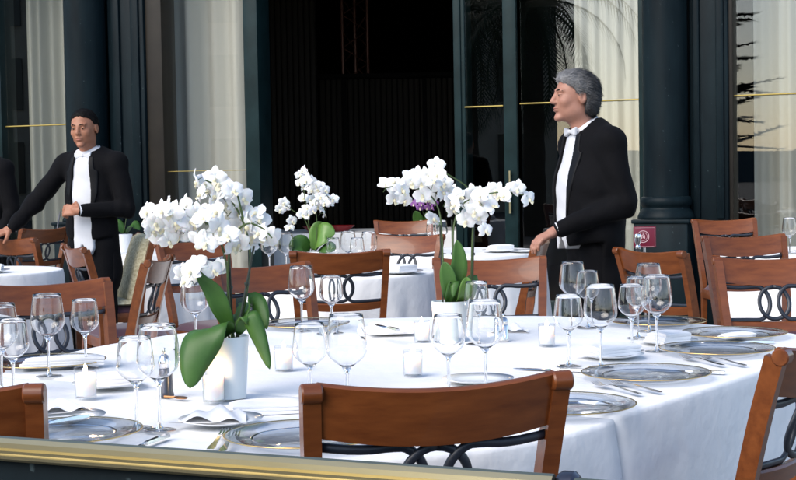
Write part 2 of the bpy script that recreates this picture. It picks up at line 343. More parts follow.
def palm(px, D, h, label):
    t = thing('palm_tree', label, 'palm', mirror(px, D)-Vector((0, 0, .16)))
    mb = MB(); mb.tube([(0, 0, i*h/14) for i in range(15)], [.26-.06*i/14+.02*(i % 2) for i in range(15)], 12); obj('trunk', mb, palm_bark, t)
    rn = random.Random(3)
    for k in range(34):
        a = k*2.4; el = R(70)-k*R(3.6); L = 2.9+.5*rn.random(); mb = MB(); pts = []; p = Vector((0, 0, h)); 
        for i in range(9):
            pts.append(p.copy()); e = el-i*R(13); p = p+Vector((math.cos(a)*math.cos(e), math.sin(a)*math.cos(e), math.sin(e)))*L/8
        mb.tube(pts, [.03-.003*i for i in range(9)], 5)
        sd = Vector((-math.sin(a), math.cos(a), 0))
        for i in range(1, 9):
            for q in range(4):
                b = pts[i-1].lerp(pts[i], q/4)
                for sg in (-1, 1):
                    tip = b+sd*sg*(.42*math.sin(math.pi*(.12+.85*(i+q/4)/9))+.1)+(pts[i]-pts[i-1])*.8+Vector((0, 0, -.22))
                    w = (pts[i]-pts[i-1]).normalized()*.022; mb.add([b-w, b+w, tip], [(0, 1, 2)])
        obj('frond', mb, frond_m, t, smooth=False)
    return t
palm(534, 33, 5.3, 'tall palm tree across the street, mirrored in the window panes')
palm(470, 37, 5.4, 'shorter palm tree across the street, mirrored in the folded glass door')
cf = thing('conifer_tree', 'dark conifer with level branches, mirrored in the right window', 'tree', mirror(721, 34)-Vector((0, 0, .16)))
mb = MB(); mb.tube([(0, 0, 0), (0, 0, 4), (0, 0, 8.5)], [.2, .13, .03], 10); obj('trunk', mb, palm_bark, cf)
mb = MB(); rn = random.Random(5)
for k in range(60):
    z = 1.6+6.6*k/60; L = (8.6-z)*.21*(.6+.8*rn.random()); a = k*2.4
    a += rn.random()*2; z += rn.uniform(-.3, .3); d = Vector((math.cos(a), math.sin(a), rn.uniform(-.15, .3))); sd = Vector((-d.y, d.x, 0))
    mb.tube([Vector((0, 0, z)), Vector((0, 0, z))+d*L], [.03, .008], 4)
    for q in range(26):
        b = Vector((0, 0, z))+d*L*(.15+.85*q/26)
        for sg in (-1, 1): mb.add([b-d*.05, b+d*.07, b+sd*sg*.30+d*.14+Vector((0, 0, -.05+.1*rn.random()))], [(0, 1, 2)])
obj('crown', mb, mat('conifer', (.018, .03, .014), .7), cf, smooth=False)
hl = MB(); hl.grid(lambda u, v: Vector((-150*math.cos(math.pi*1.6*u-.9), -150*math.sin(math.pi*1.6*u-.9), -.2+v*(4+2.5*math.sin(u*17)+1.5*math.sin(u*43)))), 90, 2)
struct(obj('hills', hl, mat('far_hills', (.06, .09, .11), .9), None))

# ------------------------------------------------------------------ foreground railing
ra, rb = at_h(-30, 431, .905), at_h(568, 471.5, .905)
ang = math.atan2(rb.y-ra.y, rb.x-ra.x); L0 = 1.1
rail = thing('terrace_railing', 'brass topped dark green terrace railing along the bottom of the photo', 'railing', (rb.x, rb.y, 0), ang)
def railbar(x0, x1, z):
    sec = [(-.030, -.018), (-.034, -.014), (-.034, -.010), (-.027, -.008), (-.027, -.004), (-.031, .001), (-.030, .008), (-.024, .0135), (-.017, .015), (-.012, .013), (-.010, 0), (-.010, -.018)]
    mb = MB(); mb.sweep(None, [[Vector((x, y, z+zz)) for y, zz in sec] for x in (x0, x1)]); return mb
obj('brass_rail', railbar(-L0, -.012, .89), brass, rail, sharp=25)
mb = MB(); mb.lathe([(.0, -.012), (.022, -.012), (.026, -.006), (.026, .008), (.02, .014), (0, .014)], 20, (0, 0, .880), M=Matrix.Rotation(R(90), 3, 'Y')); obj('rail_cap', mb, steel_dark, rail)
mb = railbar(.014, 1.0, .887); obj('brass_rail', mb, brass, rail, sharp=25)
mb = MB(); mb.box((0, 0, 0), (L0, .04, .826), bev=.006); obj('panel', mb, green_paint, rail, loc=(-L0/2-.01, .008, .458))
mb = MB(); mb.box((0, 0, 0), (1.0, .05, .80), bev=.006); obj('panel', mb, green_paint, rail, loc=(.51, .012, .450))
for x in (-L0+.05, -.02, .95):
    mb = MB(); mb.box((0, .06, .43), (.06, .05, .86), bev=.006); obj('post', mb, green_frame, rail, loc=(x, 0, 0))

# ------------------------------------------------------------------ chairs
def stile_path(sx):
    # foot, knee at seat, lumbar, top
    return [Vector((sx*.185, -.245, 0)), Vector((sx*.185, -.205, .22)), Vector((sx*.19, -.19, .44)), Vector((sx*.2, -.205, .58)), Vector((sx*.212, -.245, .76)), Vector((sx*.22, -.285, .905))]
def smooth_path(p, n=4):
    out = []
    for i in range(len(p)-1):
        a, b, c, d = p[max(i-1, 0)], p[i], p[i+1], p[min(i+2, len(p)-1)]
        for k in range(n):
            t = k/n; out.append(.5*((2*b)+(c-a)*t+(2*a-5*b+4*c-d)*t*t+(3*b-a-3*c+d)*t**3))
    out.append(p[-1]); return out
def backy(z):  # depth of the back surface at height z, as the posts lean
    return float(np.interp(z, [.44, .58, .76, .905, 1.0], [-.19, -.205, -.245, -.285, -.311]))
CHAIR_ME = {}
def chair_meshes():
    for sx in (-1, 1):
        pth = smooth_path(stile_path(sx)); secs = []
        for i, p in enumerate(pth):
            t = (pth[min(i+1, len(pth)-1)]-pth[max(i-1, 0)]).normalized(); f = Vector((1, 0, 0)).cross(t).normalized()
            w = .0155 if p.z > .44 else .015; dp = .024 if .3 < p.z < .6 else .019-.004*max(0, (.3-p.z)/.3)
            x = Vector((1, 0, 0)); secs.append([p+x*(-w)+f*(-dp), p+x*w+f*(-dp), p+x*w+f*dp, p+x*(-w)+f*dp])
        mb = MB(); mb.sweep(None, secs)
        c = stile_path(sx)[-1]+Vector((0, -.012, .002)); mb.lathe([(0, -.018), (.015, -.018), (.0175, -.015), (.0175, .015), (.015, .018), (0, .018)], 14, c, M=Matrix.Rotation(R(90), 3, 'Y'))
        CHAIR_ME['post', sx] = mb.mesh('back_post', wood); autosmooth(CHAIR_ME['post', sx], 35)
        mb = MB(); x, y = sx*.2, .2
        mb.sweep(None, [[Vector((x+a*w, y+b*w, z)) for a, b in ((-1, -1), (1, -1), (1, 1), (-1, 1))] for z, w in ((0, .012), (.2, .0155), (.36, .019), (.435, .019))])
        CHAIR_ME['leg', sx] = mb.mesh('leg', wood); autosmooth(CHAIR_ME['leg', sx], 30)
    def curved_rail(z0, z1, hw, th, dip, bowf, bulge=0):
        mb = MB(); secs = []; N = 20
        for i in range(N+1):
            u = -1+2*i/N; x = u*hw; k = 1-u*u
            y0 = backy(z0)-bowf*k; y1 = backy(z1)-bowf*k
            zz0, zz1 = z0-dip*k*.9+.006*(1-k), z1-dip*k
            secs.append([Vector((x, y0-th/2, zz0)), Vector((x, y0+th/2, zz0)), Vector((x, y1+th/2, zz1-.004)), Vector((x, y1+th/4, zz1)), Vector((x, y1-th/4, zz1)), Vector((x, y1-th/2, zz1-.005))])
        mb.sweep(None, secs); return mb
    CHAIR_ME['crest'] = curved_rail(.822, .924, .2075, .024, .016, .026).mesh('crest_rail', wood); autosmooth(CHAIR_ME['crest'], 45)
    CHAIR_ME['lower'] = curved_rail(.635, .675, .196, .02, .008, .022).mesh('lower_rail', wood); autosmooth(CHAIR_ME['lower'], 45)
    mb = MB(); mb.box((0, .19, .405), (.37, .025, .06), bev=.004); mb.box((0, -.19, .405), (.355, .025, .06), bev=.004)
    for sx in (-1, 1): mb.box((sx*.192, .0, .405), (.025, .37, .06), bev=.004)
    CHAIR_ME['frame'] = mb.mesh('seat_frame', wood); autosmooth(CHAIR_ME['frame'])
    mb = MB()
    def cush(u, v):
        a, b = 2*u-1, 2*v-1; k = (1-abs(a)**4)*(1-abs(b)**4); return Vector((a*(.205+.01*b), b*.205, .437+.045*k**.35))
    mb.grid(cush, 12, 12); mb.box((0, 0, .436), (.40, .41, .01)); CHAIR_ME['seat'] = mb.mesh('seat_cushion', maroon); autosmooth(CHAIR_ME['seat'], 70)
    def bow(x): return 1-(x/.2)**2
    def ironbar(pts, name):
        mb = MB(); mb.tube([Vector((x, backy(z)-.024*bow(x)+dy, z)) for x, z, dy in pts], .0075, 8, flat=(.8, 1.15)); CHAIR_ME[name] = mb.mesh('iron_scroll', iron)
    zc, rz = .740, .066
    def cpts(s):
        top = [(-.200, .809), (-.15, .803), (-.11, .802), (-.088, .804)]
        arc = [(-.072+.058*math.sin(t), zc+rz*math.cos(t)) for t in [k*math.pi/14 for k in range(1, 14)]]
        bot = [(-.088, .676), (-.11, .677), (-.15, .678), (-.198, .680)]
        pts = smooth_path([Vector((x, z, 0)) for x, z in top+arc+bot], 2)
        return [(s*p.x*1.0-s*.002, p.y, .004*s) for p in pts]
    ironbar(cpts(1), 'iron_l'); ironbar(cpts(-1), 'iron_r')
    ironbar([(.060*math.sin(t), zc+(rz-.003)*math.cos(t), .003*math.cos(3*t)) for t in [k*2*math.pi/28 for k in range(29)]], 'ring')
    mb = MB()
    for y in (-.1,): pass
    mb.tube([(-.19, .0, .17), (.19, .0, .17)], .009, 8); CHAIR_ME['stretch'] = mb.mesh('stretcher', wood)
    mb = MB(); mb.tube([(0, -.222, .17), (0, .2, .17)], .009, 8); CHAIR_ME['stretch2'] = mb.mesh('stretcher', wood)
chair_meshes()
def chair(label, px, py, deg, anchor=0, group='cherry wood dining chairs', h=.905):
    th = R(deg); p = at_h(px, py, h if anchor == 0 else .92)
    off = Matrix.Rotation(th, 3, 'Z') @ Vector((anchor*.225, -.29-(.02 if anchor == 0 else 0), 0))
    t = thing('dining_chair', label, 'chair', (p.x-off.x, p.y-off.y, 0), th, group)
    for sx in (-1, 1): link('back_post', CHAIR_ME['post', sx], t); link('leg', CHAIR_ME['leg', sx], t); link('stretcher', CHAIR_ME['stretch2'], t, (sx*.19, 0, 0))
    link('stretcher', CHAIR_ME['stretch'], t)
    link('crest_rail', CHAIR_ME['crest'], t); link('lower_rail', CHAIR_ME['lower'], t); link('seat_frame', CHAIR_ME['frame'], t); link('seat_cushion', CHAIR_ME['seat'], t)
    for k in ('iron_l', 'iron_r', 'ring'): link('iron_scroll', CHAIR_ME[k], t)
    return t
chair('large dining chair seen from behind at bottom centre, against the railing', 441, 389, 14)
chair('dining chair cut off at the bottom left corner, beside the brass railing', 38, 385, 2, anchor=1)
chair('dining chair cut off at the bottom right corner, turned to the table', 778, 350, 58, anchor=-1)
chair('dining chair at left edge behind the two left wine glasses', 44, 286, -145)
chair('dining chair seen edge-on in front of the short-haired waiter', 71, 249, -64)
CUSH = chair('dining chair with a patterned cream cushion, facing left beside the waiter', 149, 236, 114)
chair('dining chair seen edge-on just left of the big orchid', 163, 261, 86)
chair('dining chair half hidden behind the left side of the big orchid blooms', 190, 243, -140)
chair('dining chair behind the big orchid leaves, left of the dark-backed chair', 258, 268, -143)
chair('dining chair seen from behind, pushed up to the round table with glasses', 340, 254, 4)
chair('dining chair behind the middle orchid pot, facing the camera', 489, 261, -177)
chair('dining chair between the small and the middle orchid, at the back', 410, 237, 150)
chair('small dining chair inside the doorway, below the purple orchid', 404, 222, 180)
chair('dining chair under the hand of the grey-haired waiter', 545, 243, 78)
chair('dining chair turned sideways between grey-haired waiter and column', 646, 253, -60)
chair('dining chair at right edge with its ring backrest in full view', 716, 258, -176, anchor=1)
chair('dining chair in the middle of the row of three at right', 742, 238, -168)
chair('farthest dining chair of the row of three, beside the dark pilaster', 723, 221, -172)
chair('far dining chair below the outstretched arm of the short-haired waiter', 47, 230, 55)
chair('far dining chair at the left edge under the waiter hand', 8, 240, -35)
# tied-on cushions of one chair
mb = MB()
def pad(u, v):
    a, b = 2*u-1, 2*v-1; k = max(0, (1-abs(a)**6)*(1-abs(b)**6)); return Vector((a*.2, b*.2, .03*k**.4))
mb.grid(pad, 14, 14); mb.grid(lambda u, v: Vector(((2*v-1)*.2, (2*u-1)*.2, -.006)), 2, 2); pm = mb.mesh('seat_pad', tweed); autosmooth(pm, 70)
link('seat_pad', pm, CUSH, (0, .01, .488)); link('back_pad', pm, CUSH, (0, -.212, .70), (R(-73), 0, 0), (.95, 1.15, 1.6))

# ------------------------------------------------------------------ tables and cloths
def dense(poly, step=.02, rnd=.03):
    """closed polygon -> evenly spaced points with small rounded corners, plus outward normals"""
    pts = []; n = len(poly)
    for i in range(n):
        a, b, c = Vector(poly[i-1]), Vector(poly[i]), Vector(poly[(i+1) % n])
        if (a-b).angle(b-c) > R(30):
            p0 = b+(a-b).normalized()*rnd; p1 = b+(c-b).normalized()*rnd
            for k in range(5): t = k/4; pts.append((1-t)**2*p0+2*t*(1-t)*b+t*t*p1)
        else: pts.append(b)
    out = []
    for i in range(len(pts)):
        a, b = pts[i], pts[(i+1) % len(pts)]; m = max(1, int((b-a).length/step))
        for k in range(m): out.append(a.lerp(b, k/m))
    return out
def cloth(label, poly, z=.75, drop=.72, amp=.012, seed=0, group=None, freq=20, skip=None, folds=None):
    pts = dense(poly); n = len(pts); rn = random.Random(seed); cen = sum(pts, Vector((0, 0)))/n
    nor = []; arc = [0]
    for i in range(n):
        t = (pts[(i+1) % n]-pts[i-1]).normalized(); nor.append(Vector((t.y, -t.x))); arc.append(arc[-1]+(pts[(i+1) % n]-pts[i]).length)
    ph = [rn.random()*6.28 for _ in range(6)]
    def fold(i):
        s = arc[i]*2*math.pi/arc[-1]; k0 = round(freq*arc[-1]/6)
        return .6*math.sin(k0*s+ph[0]+.8*math.sin(3*s+ph[1]))+.4*math.sin(round(k0*.43)*s+ph[2])+.35*math.sin(round(k0*1.9)*s+ph[3])
    # curvature near corners deepens the folds there
    curv = []
    for i in range(n):
        curv.append(min(1, abs(nor[i-3].angle_signed(nor[(i+3) % n], 0))*1.1))
    cs = [sum(curv[(i+k) % n]*math.exp(-(k/5)**2) for k in range(-12, 13))/8.8 for i in range(n)]
    mb = MB(); rings = []
    lv = [(0, 1.0)]
    levels = [(-.012, 0, 0), (-.003, -.002, 0), (0, -.010, .0), (.004, -.03, .02)]+[(.006+.05*(k/12)**1.3, -.03-(drop-.03)*k/12, (k/12)**.9) for k in range(1, 13)]
    for o, dz, f in levels:
        ring = []
        for i in range(n):
            e = o+f*(amp*fold(i)*(1+2.2*cs[i])+.05*cs[i])
            if skip and skip(pts[i]): e = min(o, 0); dzz = max(dz, -.03)
            else: dzz = dz
            ring.append(Vector((pts[i].x+nor[i].x*e, pts[i].y+nor[i].y*e, z+dzz)))
        rings.append(ring)
    mb.sweep(None, rings, cap=False)
    # top: concentric rings for soft undulation
    inner = [[Vector((cen.x+(p.x-cen.x)*k, cen.y+(p.y-cen.y)*k, z+.0012*math.sin(p.x*k*9+seed)*math.sin(p.y*k*8))) for p in rings[0]] for k in (.8, .6, .4, .2, .05)]
    mb.sweep(None, [rings[0]]+inner, cap=False); o = len(mb.v); mb.add([v for v in inner[-1]], [tuple(range(n))])
    c = obj('tablecloth', mb, linen, sharp=0); me = c.data
    bm = bmesh.new(); bm.from_mesh(me); bmesh.ops.remove_doubles(bm, verts=bm.verts[:], dist=.0002); bmesh.ops.recalc_face_normals(bm, faces=bm.faces[:]); bm.to_mesh(me); bm.free()
    return tag(c, label, 'tablecloth', group)
def table(label, poly, z=.743):
    pts = [Vector(p) for p in poly]; cen = sum(pts, Vector((0, 0)))/len(pts)
    t = thing('table', label, 'table', (cen.x, cen.y, 0)); pts = [(p-cen)*.985 for p in pts]
    mb = MB(); n = len(pts); mb.sweep(None, [[Vector((p.x, p.y, zz)) for p in pts] for zz in (z-.03, z-.004)]); obj('tabletop', mb, wood, t, smooth=False)
    mb = MB(); mb.tube([(0, 0, .03), (0, 0, z-.03)], .045, 14); obj('pedestal', mb, iron, t)
    mb = MB(); mb.lathe([(.0, .04), (.05, .04), (.27, .015), (.28, 0), (0, 0)], 24); obj('base', mb, iron, t)
    return t
P1, P2, P3, P4 = (.46, 3.04), (1.2, 4.4), (-.35, 5.25), (-1.09, 3.89)
_sp = [Vector((*p, 0)) for p in (P1, (.83, 3.56), (1.13, 4.02), (1.26, 4.45), (1.03, 4.86), (.60, 5.21), (.05, 5.27), (-.45, 5.16), (-.86, 4.68), (-1.04, 4.25), P4)]
big = [(p.x, p.y) for p in smooth_path(_sp, 5)]
table('far rounded part of the big front table', big)
cloth('white cloth on the big front table, with orchids and glasses', big, seed=1, amp=.006, freq=9)
mc = Vector(((P1[0]+P4[0])/2, (P1[1]+P4[1])/2)); rr = (Vector(P1)-mc).length; a0 = math.atan2(P1[1]-mc.y, P1[0]-mc.x)
half = [(mc.x+rr*math.cos(a0-k*math.pi/40), mc.y+rr*math.sin(a0-k*math.pi/40)) for k in range(41)][::-1]
udir = (Vector(P2)-Vector(P1)).normalized()
table('half-round end of the big front table behind the railing', half, z=.740)
cloth('white cloth on the rounded near end of the front table', half, z=.7465, seed=2, amp=.012, freq=12, skip=lambda p: (p-mc).dot(udir) > -.02)
def rnd(cx, cy, r, n=48): return [(cx+r*math.cos(2*math.pi*k/n), cy+r*math.sin(2*math.pi*k/n)) for k in range(n)]
def round_table(lab, cx, cy, r, seed):
    table('round table under '+lab, rnd(cx, cy, r, 32)); return cloth(lab, rnd(cx, cy, r), seed=seed, amp=.018, freq=26, group='white cloths on the round tables')
round_table('white cloth on round table behind the dark-backed chair', xw(341, 7.85), 7.85, .52, 11)
round_table('white cloth on round table left of the grey-haired waiter', .38, 9.7, .60, 12)
round_table('white cloth on round table at the right edge', 2.65, 9.05, .62, 13)
round_table('white cloth on round table at the left edge', -2.48, 8.5, .5, 14)
round_table('white cloth on round table behind the cushioned chair', -1.78, 10.5, .5, 15)
il = [(-1.15, 13.3), (.62, 13.3), (.62, 14.4), (-1.15, 14.4)]
table('long table inside the dim doorway', il); cloth('dim white cloth on the long table inside the doorway', il, seed=16, amp=.015, freq=14)

# ------------------------------------------------------------------ tableware
ZT = .752
def glass_meshes(H, br, rim, bh, sh):
    """H height, br belly radius, rim radius, bh bowl height, sh stem height"""
    z0 = H-bh; prof = [(.0045, z0-.004), (.010, z0+.001)]
    for k in range(1, 15):
        t = k/14; s = math.sin(min(1, t/.42)*math.pi/2) if t < .42 else 1-(1-rim/br)*((t-.42)/.58)**1.6
        prof.append((max(.012, br*s), z0+bh*(t**1.15)))
    inn = [(max(.0005, r-.0011), z+(.0035 if i < 2 else .0)) for i, (r, z) in enumerate(prof)]; inn = [(0.0003, inn[1][1])]+[q for q in inn if q[1] >= inn[1][1]]
    b = MB(); b.lathe([(0.0003, prof[0][1])]+prof+[((prof[-1][0]*2-.0011)/2, prof[-1][1]+.0005)]+inn[::-1], 32); bowl = b.mesh('bowl', bowl_glass)
    rm = MB(); rm.lathe([(rim-.0006, H-.0004), (rim, H+.0004), (rim+.0006, H-.0004), (rim, H-.0014), (rim-.0006, H-.0004)], 28); rmm = rm.mesh('rim', cup_glass)
    s_ = MB(); s_.lathe([(0, z0), (.0062, z0+.001), (.0045, z0-.012), (.0036, z0-.04), (.0036, .02), (.005, .009), (.009, .0045)], 12); stem = s_.mesh('stem', stem_glass)
    f = MB(); f.lathe([(0, .0055), (.009, .0048), (.026, .0022), (.034, .0012), (.034, 0), (0, 0)], 28); foot = f.mesh('foot', cup_glass)
    return bowl, stem, foot, rmm
GL = {'tall': glass_meshes(.218, .0445, .036, .118, .09), 'small': glass_meshes(.190, .039, .032, .098, .085)}
def glass(kind, px, py, label, z=ZT, pos=None, group='wine glasses'):
    p = pos if pos is not None else at_h(px, py, z)
    t = thing('wine_glass', label, 'wine glass', (p[0], p[1], z), random.random()*6, group)
    b, s, f, r = GL[kind]; bo = link('bowl', b, t); link('rim', r, bo); link('stem', s, t); link('foot', f, t); return t
for a in [
 ('tall', 49, 376, 'tall wine glass, left of the pair in front of the left chair'),
 ('small', 86, 368, 'smaller wine glass, right of the pair in front of the left chair'),
 ('tall', 2, 392, 'tall wine glass cut off by the left edge'),
 ('small', 14, 399, 'smaller wine glass next to the one cut off at left edge'),
 ('small', 137, 428, 'smaller wine glass overlapping the tall one left of the big orchid leaf'),
 ('tall', 160, 430, 'tall wine glass left of the big drooping orchid leaf'),
 ('tall', 302, 331, 'tall wine glass before the left post of the dark-backed chair'),
 ('small', 332, 333, 'smaller wine glass before the rings of the dark-backed chair'),
 ('small', 311, 408, 'smaller wine glass above the left end of the front chair back'),
 ('tall', 348, 415, 'tall wine glass above the left part of the front chair back'),
 ('small', 449, 396, 'smaller wine glass in front of the middle orchid pot'),
 ('tall', 486, 392, 'tall wine glass right of the middle orchid pot'),
 ('small', 477, 344, 'wine glass hidden behind the tall one by the middle orchid pot'),
 ('tall', 601, 367, 'front tall wine glass of the cluster by the grey-haired waiter'),
 ('small', 569, 366, 'front left smaller wine glass of the cluster before the waiter'),
 ('tall', 573, 327, 'tall wine glass at the far left of the cluster below the waiter hand'),
 ('small', 588, 328, 'smaller wine glass behind the front tall one before the waiter'),
 ('small', 632, 350, 'smaller wine glass at the left of the right-hand cluster'),
 ('tall', 657, 351, 'tall wine glass at the front right of the right-hand cluster'),
 ('tall', 649, 331, 'tall wine glass at the back of the right-hand cluster'),
 ('small', 638, 338, 'smaller wine glass in the middle of the right-hand cluster'),
 ('tall', 196, 348, 'tall wine glass seen between the big orchid stems'),
]: glass(a[0], a[1], a[2], a[3])
for i, (k, px, Y, lab) in enumerate([
 ('small', 333, 7.7, 'leftmost of four glasses on the round table by the small orchid'), ('tall', 348, 7.85, 'second from left of four glasses by the small orchid'),
 ('small', 357, 7.65, 'third from left of four glasses by the small orchid'), ('tall', 369, 7.75, 'rightmost of four glasses by the small orchid'),
 ('tall', 265, 7.2, 'left one of two far glasses right of the big orchid blooms'), ('tall', 281, 7.3, 'right one of two far glasses right of the big orchid blooms'),
 ('tall', 441, 9.5, 'left glass on the round table behind the middle orchid'), ('small', 432, 9.8, 'rear glass on the round table behind the middle orchid'),
 ('tall', 790, 8.8, 'wine glass on the round table at the right edge')]):
    p = (xw(px, Y), Y)
    if i in (4, 5): p = (xw(px, 7.75)+.02, 7.75 + .05*i-.2)
    glass(k, 0, 0, lab, z=ZT, pos=p)

def lathe_obj(name, prof, m, parent, n=40, loc=None, sharp=50):
    mb = MB(); mb.lathe(prof, n); return obj(name, mb, m, parent, loc=loc, sharp=sharp)
ch_prof = MB(); ch_prof.lathe([(0, .004), (.095, .004), (.103, .006), (.112, .011), (.157, .0165), (.160, .0165), (.157, .014), (.112, .008), (.1, .002), (0, .0015)], 48); CH = ch_prof.mesh('dish', charger_m)
rm = MB(); rm.lathe([(.1575, .0165), (.1595, .0178), (.1615, .0166), (.1600, .0150), (.1575, .0165)], 48); CHR = rm.mesh('gold_rim', gold)
rm2 = MB(); rm2.lathe([(.1035, .0085), (.106, .0095), (.1085, .0098), (.106, .0082), (.1035, .0085)], 40); CHR2 = rm2.mesh('inner_ring', silver)
def charger(px, py, label, pos=None):
    p = pos if pos else at_h(px, py, ZT); t = thing('charger_plate', label, 'plate', (p[0], p[1], ZT), 0, 'glass charger plates with gold rims')
    d = link('dish', CH, t); link('gold_rim', CHR, d); link('inner_ring', CHR2, d); return t
for px, py, lab in [(562, 410, 'glass charger plate with gold rim behind the right end of front chair'),
 (646, 378, 'largest fully seen glass charger plate with gold rim, right of the front chair'),
 (717, 353, 'glass charger plate with gold rim near the right table edge'),
 (734, 337, 'glass charger plate with gold rim, farthest right on the table'),
 (658, 325, 'glass charger plate behind the right-hand wine glass cluster'),
 (62, 438, 'glass charger plate with gold rim at bottom left behind the railing'),
 (306, 441, 'glass charger plate with gold rim left of the front chair post'),
 (48, 366, 'glass charger plate at left under the tall wine glass pair'),
 (305, 327, 'glass charger plate on the far edge before the dark-backed chair')]: charger(px, py, lab)
side = MB(); side.lathe([(0, .003), (.05, .003), (.058, .006), (.088, .013), (.089, .0145), (.056, .0085), (.05, .0055), (0, .005)], 40); SIDE = side.mesh('side_plate', ceramic)
def side_plate(px, py, label, sc=1.0):
    o = link('side_plate', SIDE, None, at_h(px, py, ZT), scale=(sc, sc, 1)); return tag(o, label, 'plate', 'white side plates')
NAP = {}
def napkin(px, py, label, deg=0, size=(.15, .10, .03), kind=0, z=ZT+.012):
    mb = MB(); a, b, h = size
    if kind == 0:   # folded pad, edges soft, layers slightly open
        for L in range(3):
            z0 = h*L/3; s = 1-.03*L
            def fn(u, v, z1): 
                x, y = (2*u-1), (2*v-1); e = max(abs(x), abs(y)); return Vector((x*a/2*s+.004*L, y*b/2*s, z1+.004*math.sin(u*5+L)*math.sin(v*4)-(.004 if e > .95 else 0)))
            mb.grid(lambda u, v: fn(u, v, z0+h/3-.001), 10, 8); mb.grid(lambda u, v: fn(1-u, v, z0), 10, 8)
            rim = []
            for k in range(40):
                t = k/40*4; q = t % 1; x, y = ((q, 0), (1, q), (1-q, 1), (0, 1-q))[int(t)]; rim.append((x, y))
            mb.sweep(None, [[fn(x, y, z0) for x, y in rim], [fn(.5+(x-.5)*1.03, .5+(y-.5)*1.03, z0+h/6) for x, y in rim], [fn(x, y, z0+h/3-.001) for x, y in rim]], cap=False)
    else:           # loose triangular fold, high in the middle
        def fn2(u, v):
            x, y = 2*u-1, 2*v-1; w = 1-.45*(y+1)/2; zz = h*(1-abs(x)**1.5)*(1-.55*abs(y)**2)+.006*math.sin(x*7+y*3); return Vector((x*a/2*w, y*b/2, max(.001, zz)))
        mb.grid(fn2, 18, 12); mb.grid(lambda u, v: Vector(((1-2*u)*a/2*(1-.45*v), (2*v-1)*b/2, 0)), 2, 2)
    o = obj('napkin', mb, linen2, None, sharp=60); p = at_h(px, py, z); o.location = p; o.rotation_euler = (0, 0, R(deg)); return tag(o, label, 'napkin', 'folded white napkins')
side_plate(64, 421, 'white side plate at lower left beside the railing'); side_plate(221, 424, 'white side plate in front of the lit candle by the big pot')
side_plate(612, 358, 'white side plate under the wine glasses at right'); side_plate(478, 383, 'white side plate behind the front chair back centre')
side_plate(392, 334, 'white side plate on the far edge left of the middle pot'); side_plate(668, 344, 'white side plate left of the right-hand charger plates')
side_plate(108, 387, 'white side plate beside the left candle')
napkin(60, 410, 'folded napkin on the side plate at lower left', 20, (.14, .09, .02), 1)
napkin(216, 418, 'loosely folded napkin before the lit candle by the big pot', -10, (.17, .13, .022), 1)
napkin(262, 410, 'flat folded napkin right of the big pot', 12, (.16, .09, .022), 0, ZT)
napkin(608, 353, 'folded napkin under the wine glasses at right', 30, (.15, .10, .026))
napkin(667, 341, 'folded napkin left of the right-hand charger plates', 30, (.10, .09, .030))
napkin(390, 331, 'folded napkin on the far edge left of the middle pot', 10, (.15, .12, .03), 0)
napkin(512, 331, 'folded napkin on the far edge right of the middle pot', -20, (.14, .08, .025), 1, ZT)
napkin(108, 384, 'folded napkin beside the left candle', 25, (.12, .08, .028)); napkin(62, 364, 'long rolled napkin on the left charger plate', 15, (.22, .06, .022), 0)
napkin(735, 336, 'folded napkin on the farthest right charger plate', 30, (.12, .05, .010), 0)
# cutlery laid between two points: tip and handle end
def fork_mesh(L=.2):
    mb = MB(); n = 16
    prof = [(0, .0065, .004), (.02, .0075, .0045), (.06, .0045, .006), (.11, .0032, .009), (.135, .0045, .008), (.145, .010, .005), (.152, .0115, .0035)]
    mb.sweep(None, [[Vector((x, -w, z)), Vector((x, w, z)), Vector((x, w, z+.002)), Vector((x, -w, z+.002))] for x, w, z in prof])
    for k in range(4):
        y = -.0095+k*.00633; mb.sweep(None, [[Vector((x, y-w, z)), Vector((x, y+w, z)), Vector((x, y+w, z+.0015)), Vector((x, y-w, z+.0015))] for x, w, z in ((.150, .002, .0035), (.175, .0018, .004), (.2, .0008, .009))])
    return mb.mesh('fork', silver)
def knife_mesh():
    mb = MB(); prof = [(0, .006, .006), (.03, .007, .007), (.08, .0055, .006), (.1, .0045, .004), (.105, .009, .002), (.17, .0105, .0016), (.2, .006, .0014), (.21, .001, .001)]
    mb.sweep(None, [[Vector((x, -w, 0.001)), Vector((x, w, .001)), Vector((x, w*.8, .001+z)), Vector((x, -w*.8, .001+z))] for x, w, z in prof]); return mb.mesh('knife', silver)
FORK, KNIFE = fork_mesh(), knife_mesh(); autosmooth(FORK, 60); autosmooth(KNIFE, 50)
def cutlery(kind, tip, end, label, z=ZT+.0005):
    a, b = at_h(*end, z), at_h(*tip, z); d = b-a
    o = link(kind, FORK if kind == 'fork' else KNIFE, None, a, (0, 0, math.atan2(d.y, d.x))); return tag(o, label, kind, 'silver cutlery')
for a in [('fork', (585, 383), (640, 396), 'outer silver fork in front of the largest charger plate'), ('fork', (600, 381), (660, 394), 'inner silver fork in front of the largest charger plate'),
 ('knife', (572, 403), (624, 405), 'silver knife right of the charger plate behind the front chair'), ('fork', (676, 357), (723, 367), 'outer silver fork before the right-edge charger plate'),
 ('fork', (690, 356), (745, 367), 'inner silver fork before the right-edge charger plate'), ('knife', (668, 371), (725, 374), 'silver knife right of the largest charger plate'),
 ('knife', (722, 343), (774, 343), 'silver knife beside the farthest right charger plate'), ('knife', (140, 447), (168, 437), 'silver knife at bottom left above the railing'),
 ('fork', (228, 432), (210, 452), 'silver fork left of the charger plate by the front chair'), ('fork', (238, 432), (222, 454), 'second silver fork left of the charger plate by the front chair'),
 ('knife', (520, 369), (590, 372), 'silver knife behind the right part of the front chair')]: cutlery(*a)
